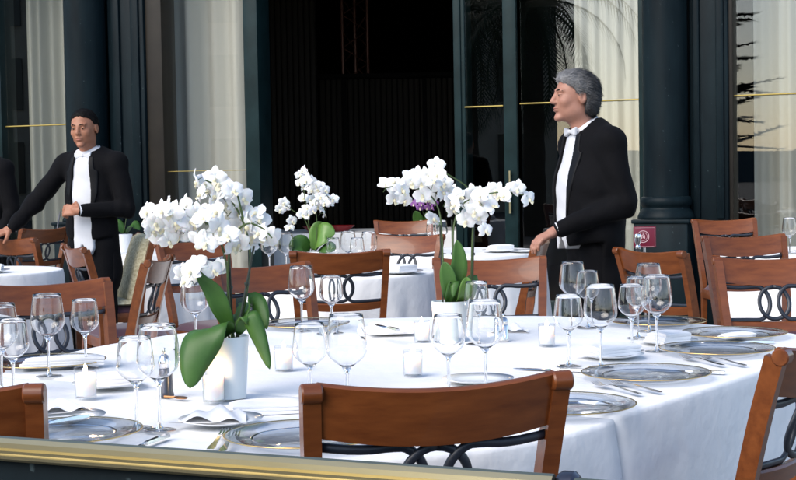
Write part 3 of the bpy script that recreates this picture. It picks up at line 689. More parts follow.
cutlery('knife', (53, 423), (88, 417), 'butter knife on the side plate at lower left', ZT+.016); cutlery('knife', (366, 322), (398, 331), 'butter knife on the far side plate before the dark-backed chair', ZT+.045)
# candles
def candle(px, py, label, s=1.0):
    t = thing('votive_candle', label, 'candle', at_h(px, py, ZT), 0, 'votive candles in clear glasses')
    r = .0255*s; h = .070*s
    lathe_obj('candle_glass', [(0, .003), (r*.9, .003), (r*.93, .0), (r, .004), (r*1.06, h), (r*1.0, h), (r*.95, .006)], votive_glass, t, 24)
    c = lathe_obj('wax', [(0, .007), (r*.86, .007), (r*.9, .012), (r*.94, h*.84), (r*.85, h*.86), (0, h*.82)], wax, t, 20)
    mb = MB(); mb.tube([(0, 0, h*.80), (0, 0, h*.88)], .0012, 6); obj('wick', mb, stake_m, c)
    lathe_obj('flame', [(0, h*.85), (.004, h*.90), (.0052, h*.96), (.0034, h*1.06), (0, h*1.2)], flame_m, t, 12)
    ld = bpy.data.lights.new('candle_light', 'POINT'); ld.energy = .12; ld.color = (1, .62, .32); ld.shadow_soft_size = .006; link('candle_light', ld, t, (0, 0, h*1.02)); return t
for a in [(214, 402, 'lit votive candle in front of the big orchid pot', 1.0), (284, 371, 'votive candle right of the drooping orchid leaves', .95), (86, 398, 'votive candle at left below the wine glass pair', 1.0),
 (413, 376, 'votive candle alone at the centre of the front table', .95), (422, 342, 'votive candle directly left of the middle orchid pot', .95), (547, 346, 'votive candle left of the glass cluster before the waiter', .95)]: candle(*a)
# salt and pepper
def mill(px, py, label, m, h=.10):
    t = thing('pepper_mill', label, 'shaker', at_h(px, py, ZT), 0, 'table shakers')
    lathe_obj('body', [(0, 0), (.019, 0), (.020, .004), (.017, .012), (.0165, h*.55), (.014, h*.6), (0, h*.6)], m, t, 20)
    lathe_obj('cap', [(.013, h*.6), (.016, h*.63), (.017, h*.72), (.012, h*.84), (.005, h*.88), (.006, h*.94), (.004, h), (0, h)], silver, t, 20); return t
mill(166, 396, 'silver topped dark pepper mill left of the big pot', steel_dark, .115); mill(503, 341, 'small silver shaker right of the middle orchid pot', silver, .085)
mb = MB(); mb.lathe([(0, 0), (.010, .001), (.013, .004), (.010, .006), (0, .0065)], 16, M=Matrix.Diagonal((1.6, .8, 1))); mb.tube([(.012, 0, .004), (.05, 0, .003)], .0025, 6)
tag(obj('spoon', mb, copper, None, loc=at_h(181, 399, ZT), rot=(0, 0, 2.6)), 'small copper coloured spoon beside the dark pepper mill', 'spoon')
# things on the back tables
def bplate(x, y, label, nap=None):
    o = link('side_plate', SIDE, None, (x, y, ZT), scale=(1.35, 1.35, 1.2)); tag(o, label, 'plate', 'white side plates')
    if nap:
        q = napkin(0, 0, nap, random.random()*90, (.15, .1, .035)); q.location = (x, y, ZT+.014)
bplate(xw(500, 9.55), 9.55, 'white plate on the round table left of the grey-haired waiter', 'napkin on the plate left of the grey-haired waiter')
bplate(xw(527, 9.45), 9.45, 'white plate nearest the grey-haired waiter hand')
bplate(xw(400, 7.6), 7.6, 'white plate on the round table right of the dark-backed chair', 'napkin on the plate right of the dark-backed chair')
bplate(xw(300, 7.75), 7.55, 'white plate on the round table left of the four glasses')
bplate(-2.35, 8.3, 'white plate on the round table at the left edge', 'napkin on the left-edge round table'); bplate(2.5, 8.75, 'white plate on the round table at the right edge')
for i, (x, y, lab) in enumerate([(-.75, 13.6, 'shallow red dish inside the doorway, left one'), (-.55, 13.7, 'shallow red dish inside the doorway, right one')]):
    mb = MB(); mb.lathe([(0, .0), (.08, 0), (.14, .05), (.145, .055), (.13, .05), (.07, .012), (0, .01)], 28); tag(obj('red_dish', mb, red_dish, None, loc=(x, y, ZT)), lab, 'dish', 'red dishes inside')

# ------------------------------------------------------------------ orchids
def flower_meshes(pm):
    mb = MB()
    def pet(ang, L, Wd, cup, base=0, tilt=0):
        ca, sa = math.cos(ang), math.sin(ang)
        def fn(u, v):
            w = Wd*math.sin(math.pi*min(1, max(0, v*.88+.10)))**.7*(2*u-1); r = base+L*v
            y = -cup*math.sin(math.pi*v)*.6+.25*cup*abs(2*u-1)**2+tilt*v*v+.0015*math.sin(u*9+ang*3)
            return Vector((ca*r-sa*w, y, sa*r+ca*w))
        mb.grid(fn, 4, 5)
    pet(R(90), .036, .013, .008, tilt=.006); pet(R(215), .036, .013, .008, tilt=.006); pet(R(325), .036, .013, .008, tilt=.006)
    pet(R(10), .038, .0195, .009, tilt=-.002); pet(R(170), .038, .0195, .009, tilt=-.002)
    me = mb.mesh('flower', pm)
    lb = MB(); lb.lathe([(0, -.010), (.005, -.006), (.006, .002), (.002, .006)], 8, (0, -.008, -.006)); lb.add([(-.004, -.008, -.008), (.004, -.008, -.008), (.008, -.016, -.018), (0, -.014, -.026), (-.008, -.016, -.018)], [(0, 1, 2, 3, 4)])
    return me, lb.mesh('lip', lip_m)
_p = MB(); _p.tube([(0, .001, 0), (0, .02, .004), (0, .034, -.012)], .0013, 5); PED = _p.mesh('pedicel', stem_m)
FL = flower_meshes(petal); FLP = flower_meshes(petal_p)
bud = MB(); bud.lathe([(0, -.011), (.005, -.006), (.0075, 0), (.005, .007), (0, .011)], 10); BUD = bud.mesh('bud', mat('green_bud', (.3, .38, .16), .5))
def leaf_obj(parent, pts, wid, m, roll=0, vfold=.25, n=14, side=None, base_w=.12):
    pts = smooth_path([Vector(p) for p in pts], 5); k = len(pts); mb = MB(); L, Rr, C = [], [], []
    for i, p in enumerate(pts):
        t = i/(k-1); tg = (pts[min(i+1, k-1)]-pts[max(i-1, 0)]).normalized(); sd = (Vector(side) if side else tg.cross(Vector((0, -.3, 1)))); sd = (sd-tg*sd.dot(tg)).normalized()
        nn = sd.cross(tg); w = wid*max(.10 if t < .5 else .015, math.sin(math.pi*min(1, .05+.95*t))**.72)
        row = []
        for q in (-1, -.55, 0, .55, 1): row.append(p+sd*w*q/2+nn*vfold*w*.5*abs(q)**1.4)
        C.append(row)
    vs = [v for r in C for v in r]; fs = [(i*5+j, i*5+j+1, (i+1)*5+j+1, (i+1)*5+j) for i in range(k-1) for j in range(4)]
    mb.add(vs, fs); o = obj('leaf', mb, m, parent, sharp=0)
    sm = o.modifiers.new('thickness', 'SOLIDIFY'); sm.thickness = .0022; return o
def orchid(label, base, pot_r, pot_h, flowers, zoom, off, stems, leaves, pm=None, fsize=1.0, spread=.07, seed=0, potm=None, scale_leaf=1, stakes=()):
    """base: world pot base; flowers: positions in a zoom of the photo; stems: list of pixel polylines"""
    base = Vector(base); t = thing('potted_orchid', label, 'orchid', base); rn = random.Random(seed); D = base.y
    r0 = pot_r*.84; lathe_obj('pot', [(0, .002), (r0, .0), (r0, .012), (r0*1.0, .014), (pot_r, pot_h-.003), (pot_r*.99, pot_h), (pot_r*.93, pot_h), (r0*.92, pot_h-.03), (0, pot_h-.03)], potm or pot_glass, t, 32, sharp=35)
    lathe_obj('bark', [(pot_r*.9, pot_h-.018), (pot_r*.5, pot_h-.012), (0, pot_h-.010)], soil, t, 20)
    rel = lambda px, py, dy=0: at_y(px, py, D+dy)-base
    for s in stems:
        pts = smooth_path([rel(px, py, dy) for px, py, dy in s], 5); mb = MB(); mb.tube(pts, [.0032-.0014*i/(len(pts)-1) for i in range(len(pts))], 7); obj('stem', mb, stem_m, t)
    for (ax, ay, bx, by, dy) in stakes:
        mb = MB(); mb.tube([rel(ax, ay, dy), rel(bx, by, dy)], .0028, 7); st = obj('stake', mb, stake_m, t)
        mb = MB(); p = rel(ax, ay, dy).lerp(rel(bx, by, dy), .6); mb.lathe([(.005, -.004), (.006, 0), (.005, .004)], 8, p); obj('clip', mb, stake_m, st)
    for (x, y) in flowers:
        px, py = off[0]+x/zoom, off[1]+y/zoom; p = rel(px, py, rn.uniform(-spread, spread))
        yaw = R(rn.gauss(0, 38)); pitch = R(rn.gauss(-8, 18)); rl = R(rn.gauss(0, 22)); sc = fsize*rn.uniform(.86, 1.08)
        f = link('flower', (FLP if pm else FL)[0], t, p, (pitch, rl, yaw), (sc, sc, sc)); link('lip', (FLP if pm else FL)[1], f)
        link('pedicel', PED, f)
    for pts, w, m, sd, vf in leaves:
        leaf_obj(t, [rel(px, py, dy) for px, py, dy in pts], w, m, side=sd, vfold=vf)
    return t
F1 = [(50,185),(110,180),(135,160),(80,230),(65,260),(120,260),(160,230),(190,195),(205,160),(215,225),(230,250),(105,290),(135,300),(175,275),(245,190),(250,60),(275,70),(320,50),(335,72),(300,100),(325,125),(265,112),(290,190),(270,212),(320,220),(335,245),(330,180),(390,100),(400,150),(375,150),(430,130),(410,190),(440,180),(460,205),(490,190),(500,215),(455,240),(420,240),(470,280),(500,270),(530,282),(545,290),(370,280),(390,325),(350,260),(420,312),(450,310),(285,310),(300,295),(262,300),(225,420),(195,432),(205,462),(245,395),(330,412),(310,420),(250,432),(95,210),(150,190),(185,245)]
base1 = at_h(227, 397, ZT)
orchid('large white orchid in a white pot with a big drooping leaf at left', base1, .055, .145, F1, 4, (135, 165),
  [[(232, 338, 0), (229, 300, 0), (226, 262, .01), (215, 232, .02), (190, 212, .0), (165, 208, -.03), (148, 214, -.04)], [(238, 338, .01), (247, 290, .01), (250, 250, .02), (240, 215, .03), (222, 190, .02), (205, 180, 0)],
   [(234, 338, -.01), (229, 310, 0), (228, 270, 0), (232, 240, -.02), (246, 224, -.04), (262, 228, -.04), (272, 238, -.05)], [(228, 300, 0), (215, 285, -.02), (198, 270, -.04)], [(250, 250, .02), (240, 205, .0), (236, 190, 0)]],
  [([(230, 334, -.01), (216, 326, -.05), (203, 338, -.08), (194, 362, -.10), (190, 388, -.11)], .092, leaf_m, (1, .1, .36), .25), ([(232, 332, 0), (222, 310, -.02), (212, 290, -.03), (197, 275, -.04)], .045, leaf_m, (1, .2, -.5), .3),
   ([(236, 332, .0), (247, 306, .02), (258, 305, .02), (267, 329, .0)], .050, leaf_m, (.8, -.2, .6), .3), ([(238, 334, -.02), (248, 316, -.04), (258, 335, -.05), (270, 369, -.07)], .042, leaf_m, (1, -.1, .55), .3),
   ([(230, 334, 0), (232, 320, .03), (240, 312, .06), (252, 316, .09)], .05, leaf_m, (.6, .6, .5), .3)],
  seed=3, fsize=.82, stakes=((233, 340, 229, 252, .012), (236, 340, 254, 246, .0), (230, 340, 208, 270, .01)))
F2 = [(70,140),(100,130),(95,195),(130,160),(140,200),(120,150),(160,110),(165,125),(190,95),(200,130),(230,100),(225,130),(265,60),(270,95),(255,130),(210,180),(235,190),(275,140),(300,130),(310,165),(330,172),(320,205),(345,215),(330,240),(350,190),(250,275),(385,280),(395,250),(420,240),(400,210),(430,200),(410,170),(440,180),(445,215),(465,195),(480,165),(485,225),(505,160),(520,180),(540,177),(575,155),(590,150),(632,195),(460,320),(440,262),(420,272),(285,170)]
base2 = at_h(450, 341, ZT)
orchid('white orchid with two wide sprays in the middle of the front table', base2, .056, .125, F2, 4, (370, 150),
  [[(446, 302, 0), (443, 260, 0), (440, 215, .02), (430, 195, .03), (415, 188, 0), (400, 186, -.03), (385, 188, -.04)], [(452, 302, 0), (453, 260, 0), (454, 225, .01), (462, 205, .02), (480, 196, 0), (505, 192, -.03), (527, 196, -.05)], [(471, 300, .01), (472, 250, .01), (473, 215, .01), (470, 190, .02), (440, 170, 0), (434, 166, 0)]],
  [([(452, 304, 0), (455, 285, -.01), (459, 262, -.02), (457, 240, -.02)], .055, leaf_m, (1, .15, 0), .35), ([(450, 304, 0), (450, 290, -.03), (447, 272, -.04), (444, 262, -.04)], .05, leaf_m, (1, -.2, .2), .35),
   ([(456, 304, 0), (463, 296, -.03), (466, 285, -.04), (467, 277, -.04)], .045, leaf_lt, (1, .2, .3), .35), ([(454, 304, .02), (464, 290, .03), (474, 280, .04), (473, 298, .05)], .04, leaf_m, (.6, .2, .7), .3), ([(448, 304, -.02), (451, 292, -.04), (455, 282, -.05), (453, 297, -.06)], .035, leaf_m, (1, 0, .3), .3)],
  seed=5, fsize=.82, stakes=((443, 304, 440, 225, .01), (454, 304, 452, 220, .012), (472, 302, 474, 222, .012)))
F3 = [(130,65),(150,60),(130,100),(160,90),(180,90),(200,110),(150,120),(185,130),(215,110),(240,130),(250,160),(275,170),(260,187),(220,160),(200,170),(170,170),(145,165),(160,210),(140,235),(165,240),(185,220),(210,200),(235,235),(225,215),(190,190),(60,185),(72,207),(45,215),(95,265),(85,295),(145,45),(205,130),(240,185)]
orchid('smaller white orchid with broad pale leaves on the round table behind', (xw(316, 7.9), 7.9, ZT), .06, .11, F3, 4.36, (270, 160),
  [[(312, 252, 0), (309, 225, 0), (305, 200, 0), (303, 180, 0), (303, 172, 0)], [(316, 252, 0), (317, 225, 0), (316, 200, .0), (325, 195, 0), (331, 200, 0)], [(312, 240, 0), (305, 220, 0), (295, 212, 0), (286, 206, 0)]],
  [([(315, 250, 0), (318, 240, -.03), (325, 232, -.05), (335, 234, -.05)], .13, leaf_lt, (.3, .2, 1), .1), ([(314, 250, 0), (316, 238, 0), (318, 228, 0), (322, 222, 0)], .085, leaf_lt, (1, .2, .1), .1),
   ([(310, 250, 0), (303, 244, -.05), (296, 246, -.08), (290, 250, -.1)], .10, leaf_m, (.4, .6, .6), .2), ([(318, 251, 0), (324, 246, -.06), (330, 248, -.1), (334, 251, -.12)], .09, leaf_m, (.3, .6, .5), .2)],
  seed=8, fsize=.88, potm=ceramic, spread=.09)
orchid('purple orchid with dark leaves on the table inside the doorway', (xw(426, 13.45), 13.45, ZT), .07, .10, [(175,215),(190,205),(205,215),(225,200),(240,215),(255,205),(200,230),(230,230),(250,230),(265,215),(215,190)], 4, (370, 150),
  [[(426, 230, 0), (424, 215, 0), (420, 206, 0)], [(428, 230, 0), (430, 215, 0), (432, 206, 0)]],
  [([(426, 232, 0), (420, 224, -.03), (417, 216, -.05), (415, 211, -.06)], .10, leaf_m, (1, 0, .3), .2), ([(428, 232, 0), (432, 224, 0), (435, 220, -.02), (438, 226, -.03)], .10, leaf_m, (1, 0, .3), .2), ([(427, 232, 0), (428, 222, -.02), (429, 215, -.03), (431, 212, -.03)], .09, leaf_m, (1, 0, 0), .2)], pm=1, seed=9, fsize=1.05, potm=ceramic)
orchid('small pink flowering plant in white pot behind the short-haired waiter', (xw(124, 10.4), 10.4, ZT), .06, .13, [(510, 160), (505, 185)], 4, (0, 168),
  [[(124, 232, 0), (126, 220, 0), (127, 210, 0)]], [([(124, 233, 0), (119, 226, 0), (115, 224, 0), (111, 229, 0)], .08, leaf_m, (.5, .5, .5), .2), ([(126, 233, 0), (130, 226, 0), (135, 224, 0), (140, 230, 0)], .08, leaf_m, (.5, .5, .5), .2)], pm=1, seed=10, fsize=1.0, potm=ceramic)
# maroon sign with pale emblem beside the column
sg = thing('menu_sign', 'maroon square sign with pale round emblem beside the column', 'sign', (xw(645, 9.6), 9.6, 0))
zc = HC+(171.5-237)/FPX*9.6
mb = MB(); mb.box((0, 0, 0), (.15, .012, .14), bev=.006); pn = obj('sign_panel', mb, sign_m, sg, loc=(0, 0, zc))
mb = MB()
def ring(r0, r1): mb.sweep(None, [[Vector((r*math.cos(a), y, r*math.sin(a))) for a in [k*2*math.pi/32 for k in range(32)]] for r, y in ((r0, -.007), (r0, -.009), (r1, -.009), (r1, -.007))], cap=False)
ring(.036, .040); ring(.026, .028)
mb.box((0, -.008, .004), (.006, .002, .03)); mb.box((0, -.008, .008), (.022, .002, .006)); mb.box((-.01, -.008, -.006), (.005, .002, .016)); mb.box((.01, -.008, -.006), (.005, .002, .016))
obj('emblem', mb, sign_w, pn, smooth=False, loc=(-.012, 0, .004))
mb = MB()
for z_, w_ in ((-.062, .12), (.062, .13)): mb.box((0, -.008, z_), (w_, .002, .0015))
mb.box((.066, -.008, 0), (.0015, .002, .124)); obj('border', mb, sign_w, pn, smooth=False)
mb = MB(); mb.tube([(0, .012, .02), (0, .012, zc)], .01, 10); mb.lathe([(.11, 0), (.11, .012), (.02, .022), (0, .022)], 24); obj('stand', mb, silver, sg)

# ------------------------------------------------------------------ people: smooth signed-distance bodies turned into one surface
def ln(v): return np.sqrt((v*v).sum(1))
def ell(P, c, r, M=None):
    q = P-np.array(c, np.float32)
    if M is not None: q = q @ M
    r = np.array(r, np.float32); k0 = ln(q/r); k1 = ln(q/(r*r))+1e-6; return k0*(k0-1)/k1
def cone(P, a, b, ra, rb, sc=None):
    a = np.array(a, np.float32); b = np.array(b, np.float32)
    if sc is not None: P = P*sc; a = a*sc; b = b*sc
    d = b-a; t = np.clip(((P-a) @ d)/(d @ d), 0, 1); return ln(P-a-t[:, None]*d)-(ra+(rb-ra)*t)
def smin(a, b, k): h = np.clip(.5+.5*(b-a)/k, 0, 1); return b+(a-b)*h-k*h*(1-h)
def smax(a, b, k): return -smin(-a, -b, k)
def sdf_mesh(fn, lo, hi, h):
    lo = np.array(lo, float); hi = np.array(hi, float); B = 8
    nb = np.ceil((hi-lo)/(h*B)).astype(int)+1; n = nb*B
    F = np.full(n, 1.0, np.float32)
    ax = [lo[i]+h*np.arange(n[i]) for i in range(3)]
    bi = np.stack(np.meshgrid(*[np.arange(k) for k in nb], indexing='ij'), -1).reshape(-1, 3)
    cen = (lo+(bi*B+B/2)*h).astype(np.float32); act = bi[np.abs(fn(cen)) < h*B*1.35]
    loc = np.stack(np.meshgrid(*[np.arange(B)]*3, indexing='ij'), -1).reshape(-1, 3)
    for s in range(0, len(act), 400):
        idx = (act[s:s+400, None, :]*B+loc[None]).reshape(-1, 3); F[idx[:, 0], idx[:, 1], idx[:, 2]] = fn((lo+idx*h).astype(np.float32))
    ins = F < 0; c8 = [ins[a:n[0]-1+a, b:n[1]-1+b, c:n[2]-1+c] for a in (0, 1) for b in (0, 1) for c in (0, 1)]
    cnt = sum(c.astype(np.int8) for c in c8); cell = np.argwhere((cnt > 0) & (cnt < 8))
    acc = np.zeros((len(cell), 3)); w = np.zeros(len(cell))
    cr = [(a, b, c) for a in (0, 1) for b in (0, 1) for c in (0, 1)]
    V8 = {q: F[cell[:, 0]+q[0], cell[:, 1]+q[1], cell[:, 2]+q[2]] for q in cr}
    for q in cr:
        for axis in range(3):
            if q[axis]: continue
            q2 = list(q); q2[axis] = 1; q2 = tuple(q2); a, b = V8[q], V8[q2]; m = (a < 0) != (b < 0)
            t = np.where(m, a/np.where(m, a-b, 1), 0); p = np.tile(np.array(q, float), (len(cell), 1)); p[:, axis] += t; acc += p*m[:, None]; w += m
    V = lo+(cell+acc/w[:, None])*h
    ID = np.full(n, -1, np.int64); ID[cell[:, 0], cell[:, 1], cell[:, 2]] = np.arange(len(cell)); faces = []
    for axis in range(3):
        u, v = (axis+1) % 3, (axis+2) % 3
        s0 = [slice(1, n[i]-1) for i in range(3)]; s1 = list(s0); s1[axis] = slice(2, n[axis])
        a, b = ins[tuple(s0)], ins[tuple(s1)]; e = np.argwhere(a != b)+1
        fl = ins[e[:, 0], e[:, 1], e[:, 2]]
        def g(du, dv): k = e.copy(); k[:, u] -= du; k[:, v] -= dv; return ID[k[:, 0], k[:, 1], k[:, 2]]
        q = np.stack([g(1, 1), g(0, 1), g(0, 0), g(1, 0)], 1); q[~fl] = q[~fl][:, ::-1]; faces.append(q)
    Fc = np.concatenate(faces); Fc = Fc[(Fc >= 0).all(1)]; return V, Fc
def strands(V, Fc, n, flow, L, lift, w, rng):
    """short tapering blades of hair lying along the surface"""
    q = V[Fc]; c = q.mean(1); nr = np.cross(q[:, 2]-q[:, 0], q[:, 3]-q[:, 1]); nr /= np.linalg.norm(nr, axis=1)[:, None]+1e-9
    k = rng.choice(len(c), n); c, nr = c[k]-nr[k]*.001, nr[k]; f = flow(c)+rng.normal(0, .22, (n, 3)); f -= nr*(f*nr).sum(1)[:, None]; f /= np.linalg.norm(f, axis=1)[:, None]+1e-9
    s_ = np.cross(nr, f)*w; ll = L*rng.uniform(.5, 1.2, (n, 1)); m = c+f*ll*.5+nr*lift*1.3; tp = c+f*ll+nr*lift*rng.uniform(.3, 1.6, (n, 1))
    v = np.stack([c-s_, c+s_, m+s_*.9, m-s_*.9, tp], 1).reshape(-1, 3); b = len(V)+5*np.arange(n)
    return np.concatenate([V, v]), [tuple(x) for x in Fc.tolist()]+[(a, a+1, a+2, a+3) for a in b]+[(a+3, a+2, a+4) for a in b]
def sdf_obj(name, fn, lo, hi, h, m, parent, loc=None, hairs=None):
    V, Fc = sdf_mesh(fn, lo, hi, h)
    if hairs: V, F2 = strands(V, Fc, *hairs); me = bpy.data.meshes.new(name); me.from_pydata(V.tolist(), [], F2); me.materials.append(m); me.polygons.foreach_set('use_smooth', [True]*len(F2)); me.update(); return link(name, me, parent, loc)
    me = bpy.data.meshes.new(name); me.from_pydata(V.tolist(), [], Fc.tolist()); me.materials.append(m)
    me.polygons.foreach_set('use_smooth', [True]*len(Fc)); me.update(); return link(name, me, parent, loc)
def hand_prims(wr, fwd, nrm, side, curl, hold=0):
    """palm + four bent fingers + thumb; fwd along the fingers, nrm out of the palm, side towards the thumb"""
    wr, f, n_, s = [np.array(Vector(v)) for v in (wr, fwd, nrm, side)]; pr = [(wr-f*.01, wr+f*.03, .025, .026)]
    for k, (o, L) in enumerate(((.029, .070), (.010, .080), (-.010, .075), (-.028, .058))):
        b0 = wr+f*.03+s*o*.7; b = wr+f*.088+s*o; pr.append((b0, b, .015, .0115)); d = f.copy(); p = b; an = 0
        for seg, fr in enumerate((.44, .32, .24)):
            an += curl*(.6, .8, .55)[seg]+.05*k*curl; d = f*math.cos(an)+n_*math.sin(an); q = p+d*L*fr; pr.append((p, q, .0098-.001*seg, .009-.001*seg)); p = q
    b = wr+f*.02+s*.03; q = b+(f*.5+s*.55+n_*.45)/np.linalg.norm(f*.5+s*.55+n_*.45)*.045; r = q+(f*.75+s*.05+n_*.6)/np.linalg.norm(f*.75+s*.05+n_*.6)*.035
    pr += [(b, q, .015, .0115), (q, r, .011, .0085)]; return pr
def person(label, loc, rz, H, pose, old=False, res=(.0045, .009), face=True):
    t = thing('person', label, 'person', loc, rz, None); k = H/1.75
    head_c = Vector(pose['head'])*k; HR = Euler(pose['head_rot']).to_matrix(); HM = np.array(HR); hc = np.array(head_c); hs = k
    def toh(P): return ((P-hc.astype(np.float32)) @ HM.astype(np.float32))/hs      # world -> head frame
    def head_fn(P):
        q = toh(P); ax = q.copy(); ax[:, 0] = np.abs(ax[:, 0])
        d = ell(q, (0, .014, .032), (.076, .097, .086)); d = smin(d, ell(q, (0, -.022, -.035), (.060, .066, .080)), .03)
        d = smin(d, ell(ax, (.030, .005, -.062), (.033, .045, .035)), .03)
        d = smin(d, ell(q, (0, -.070, -.098), (.024, .020, .017)), .02); d = smin(d, ell(ax, (.02, -.072, .027), (.030, .018, .011)), .014)
        d = smin(d, ell(ax, (.040, -.055, -.022), (.022, .022, .022)), .02)
        d = smax(d, -ell(ax, (.031, -.093, .006), (.016, .011, .009)), .010); d = smin(d, ell(ax, (.031, -.072, .006), (.0135, .0135, .0125)), .004)
        d = smin(d, cone(q, (0, -.086, .016), (0, -.1035 if old else -.101, -.023), .008, .0125), .012); d = smin(d, ell(ax, (.010, -.094, -.028), (.008, .009, .007)), .006)
        d = smin(d, ell(q, (0, -.083, -.053), (.024, .012, .006)), .006); d = smin(d, ell(q, (0, -.082, -.065), (.021, .012, .0065)), .005)
        d = smax(d, -ell(q, (0, -.0965, -.0585), (.024, .006, .0016)), .002)
        e = ell(ax, (.079, .018, .0), (.010, .020, .033)); e = smax(e, -ell(ax, (.089, .014, .002), (.006, .010, .018)), .004); d = smin(d, e, .008); return d*hs
    neck0 = head_c+HR @ Vector((0, .022, -.06))*k; neck1 = Vector(pose.get('neck', (0, .03, 1.42)))*k
    J = {n_: Vector(v)*k for n_, v in pose['joints'].items()}
    hands = []
    for sd in ('R', 'L'):
        if 'hand'+sd in pose:
            f, n_, s_, c = pose['hand'+sd]; f, n_ = Vector(f).normalized(), Vector(n_).normalized(); n_ = (n_-f*f.dot(n_)).normalized(); s_ = f.cross(n_)*(1 if Vector(s_).dot(f.cross(n_)) > 0 else -1)
            hands += hand_prims(J['wr'+sd], f, n_, s_, c)
    body_tors = lambda P: smin(cone(P, (0, .01, .98*k), (0, .02, 1.30*k), .12, .13, np.array([1, 1.5, 1], np.float32)), cone(P, neck1-Vector((0, 0, .10)), neck0, .056*k, .053*k), .03)
    def body(P):
        d = body_tors(P)
        for sd in ('R', 'L'):
            d = smin(d, cone(P, J['sh'+sd], J['el'+sd], .040, .034), .03); d = smin(d, cone(P, J['el'+sd], J['wr'+sd], .034, .024), .02)
        h_ = None
        for a, b, ra, rb in hands:
            c = cone(P, a, b, ra, rb); h_ = c if h_ is None else smin(h_, c, .006)
        if h_ is not None: d = smin(d, h_, .010)
        return smin(d, head_fn(P), .025)
    allp = [Vector(j) for j in J.values()]+[head_c+Vector((0, 0, .16)), head_c+Vector((.14, .14, 0)), head_c-Vector((.14, .16, 0)), Vector((0, 0, .78*k)), Vector((.2, .2, 1.2)), Vector((-.2, -.2, 1.2))]
    lo = [min(p[i] for p in allp)-.14 for i in range(3)]; hi = [max(p[i] for p in allp)+.14 for i in range(3)]
    bo = sdf_obj('body', body, lo, hi, res[0], skin_o if old else skin_y, t)
    # --- hair, brows, eyes, mouth
    hl = head_c-Vector((.14, .16, .16)); hh = head_c+Vector((.14, .16, .16))
    def hair(P):
        q = toh(P); ax = q.copy(); ax[:, 0] = np.abs(ax[:, 0])
        nz = .0022*np.sin(q[:, 0]*160+q[:, 2]*40)*np.sin(q[:, 1]*110)*(1.4 if old else .5)
        line = (.089 if not old else .076)-(q[:, 1]+.085)*(.74 if not old else .72)+.004*np.sin(ax[:, 0]*150)+.003*np.sin(q[:, 1]*170)
        line = line+(.10*np.clip(ax[:, 0]-.035, 0, .03)*np.clip(-q[:, 1]/.04, 0, 1))*3.0
        line = np.where(ax[:, 1] > .035, np.minimum(line, (-.05 if not old else -.085)+.10*np.clip(.06-ax[:, 1], 0, .03)), line)
        tp = np.clip((q[:, 2]-line)/(.030 if not old else .022), 0, 1); th = (.0075 if not old else .017)*np.sqrt(tp)+.0012
        d = ell(q, (0, .014, .032), (.076, .097, .086))
        if old: d = smin(d, ell(q, (0, .058, -.030), (.062, .042, .060)), .03); th = th+.006*np.exp(-((q[:, 1]+.07)/.03)**2)*tp
        else: d = smin(d, ell(q, (0, .040, -.02), (.060, .060, .055)), .03)
        d = smin(d, head_fn(P)/hs+.0005, .004) if not old else d
        d = d-th-nz*tp; d = smax(d, line-q[:, 2], .004); d = smax(d, -ell(ax, (.086, .014, -.006), (.018, .020, .032)), .004)
        return d*hs
    ho = sdf_obj('hair', hair, hl, hh, .0042, hair_g if old else hair_b, t, None, (5200, lambda c: (np.array([0, 1, -.15])+np.stack([c[:, 0]-hc[0], 0*c[:, 0], -(c[:, 1]-hc[1])*5], 1)) @ HM.T, .034, .004, .0011, np.random.default_rng(4)) if old else (4200, lambda c: (np.array([0, -.3, -.6])+0*c) @ HM.T, .010, .002, .0008, np.random.default_rng(4)))
    if old:     # grey at brow and temples, dark at the back of the head
        co = np.zeros(len(ho.data.vertices)*3, np.float32); ho.data.vertices.foreach_get('co', co); q = toh(co.reshape(-1, 3))
        at = ho.data.attributes.new('tone', 'FLOAT', 'POINT'); at.data.foreach_set('value', np.clip(.5-q[:, 1]*7-np.abs(q[:, 2]-.03)*2, 0, 1).astype(np.float32))
    for sx in (-1, 1):
        def brow(P): q = toh(P); return smin(cone(q, (sx*.014, -.0905, .0265), (sx*.032, -.0875, .0305), .0032, .0034), cone(q, (sx*.032, -.0875, .0305), (sx*.050, -.074, .026), .0034, .002), .004)*hs
        sdf_obj('eyebrow', brow, hl, hh, .0025, hair_b, t)
        mb = MB(); c = head_c+HR @ Vector((sx*.031, -.0735, .006))*k; M3 = HR
        mb.lathe([(0, -.0122), (.006, -.0106), (.0106, -.006), (.0122, 0), (.0106, .006), (0, .0122)], 14, c, M=M3 @ Matrix.Rotation(R(90), 3, 'X'))
        ey = obj('eye', mb, eye_w, t, sharp=0)
        mb = MB(); mb.lathe([(0, .0132), (.003, .0130), (.0058, .0112), (.006, .0100)], 12, c, M=M3 @ Matrix.Rotation(R(90), 3, 'X')); obj('iris', mb, eye_d, ey, sharp=0)
        def lid(P): q = toh(P); return smax(ell(q, (sx*.031, -.0725, .0065), (.0148, .0150, .0140)), .0085-q[:, 2], .001)*hs
        sdf_obj('eyelid', lid, hl, hh, .0025, skin_o if old else skin_y, t)
    def mouth(P): q = toh(P); return smax(smin(ell(q, (0, -.0836, -.0545), (.021, .0125, .0040)), ell(q, (0, -.0826, -.0635), (.018, .0125, .0048)), .002), -(ell(q, (0, -.0965, -.0585), (.024, .006, .0013))), .001)*hs
    sdf_obj('mouth', mouth, hl, hh, .0025, lips, t)
    # --- clothes
    sc = np.array([1, 1.42, 1], np.float32)
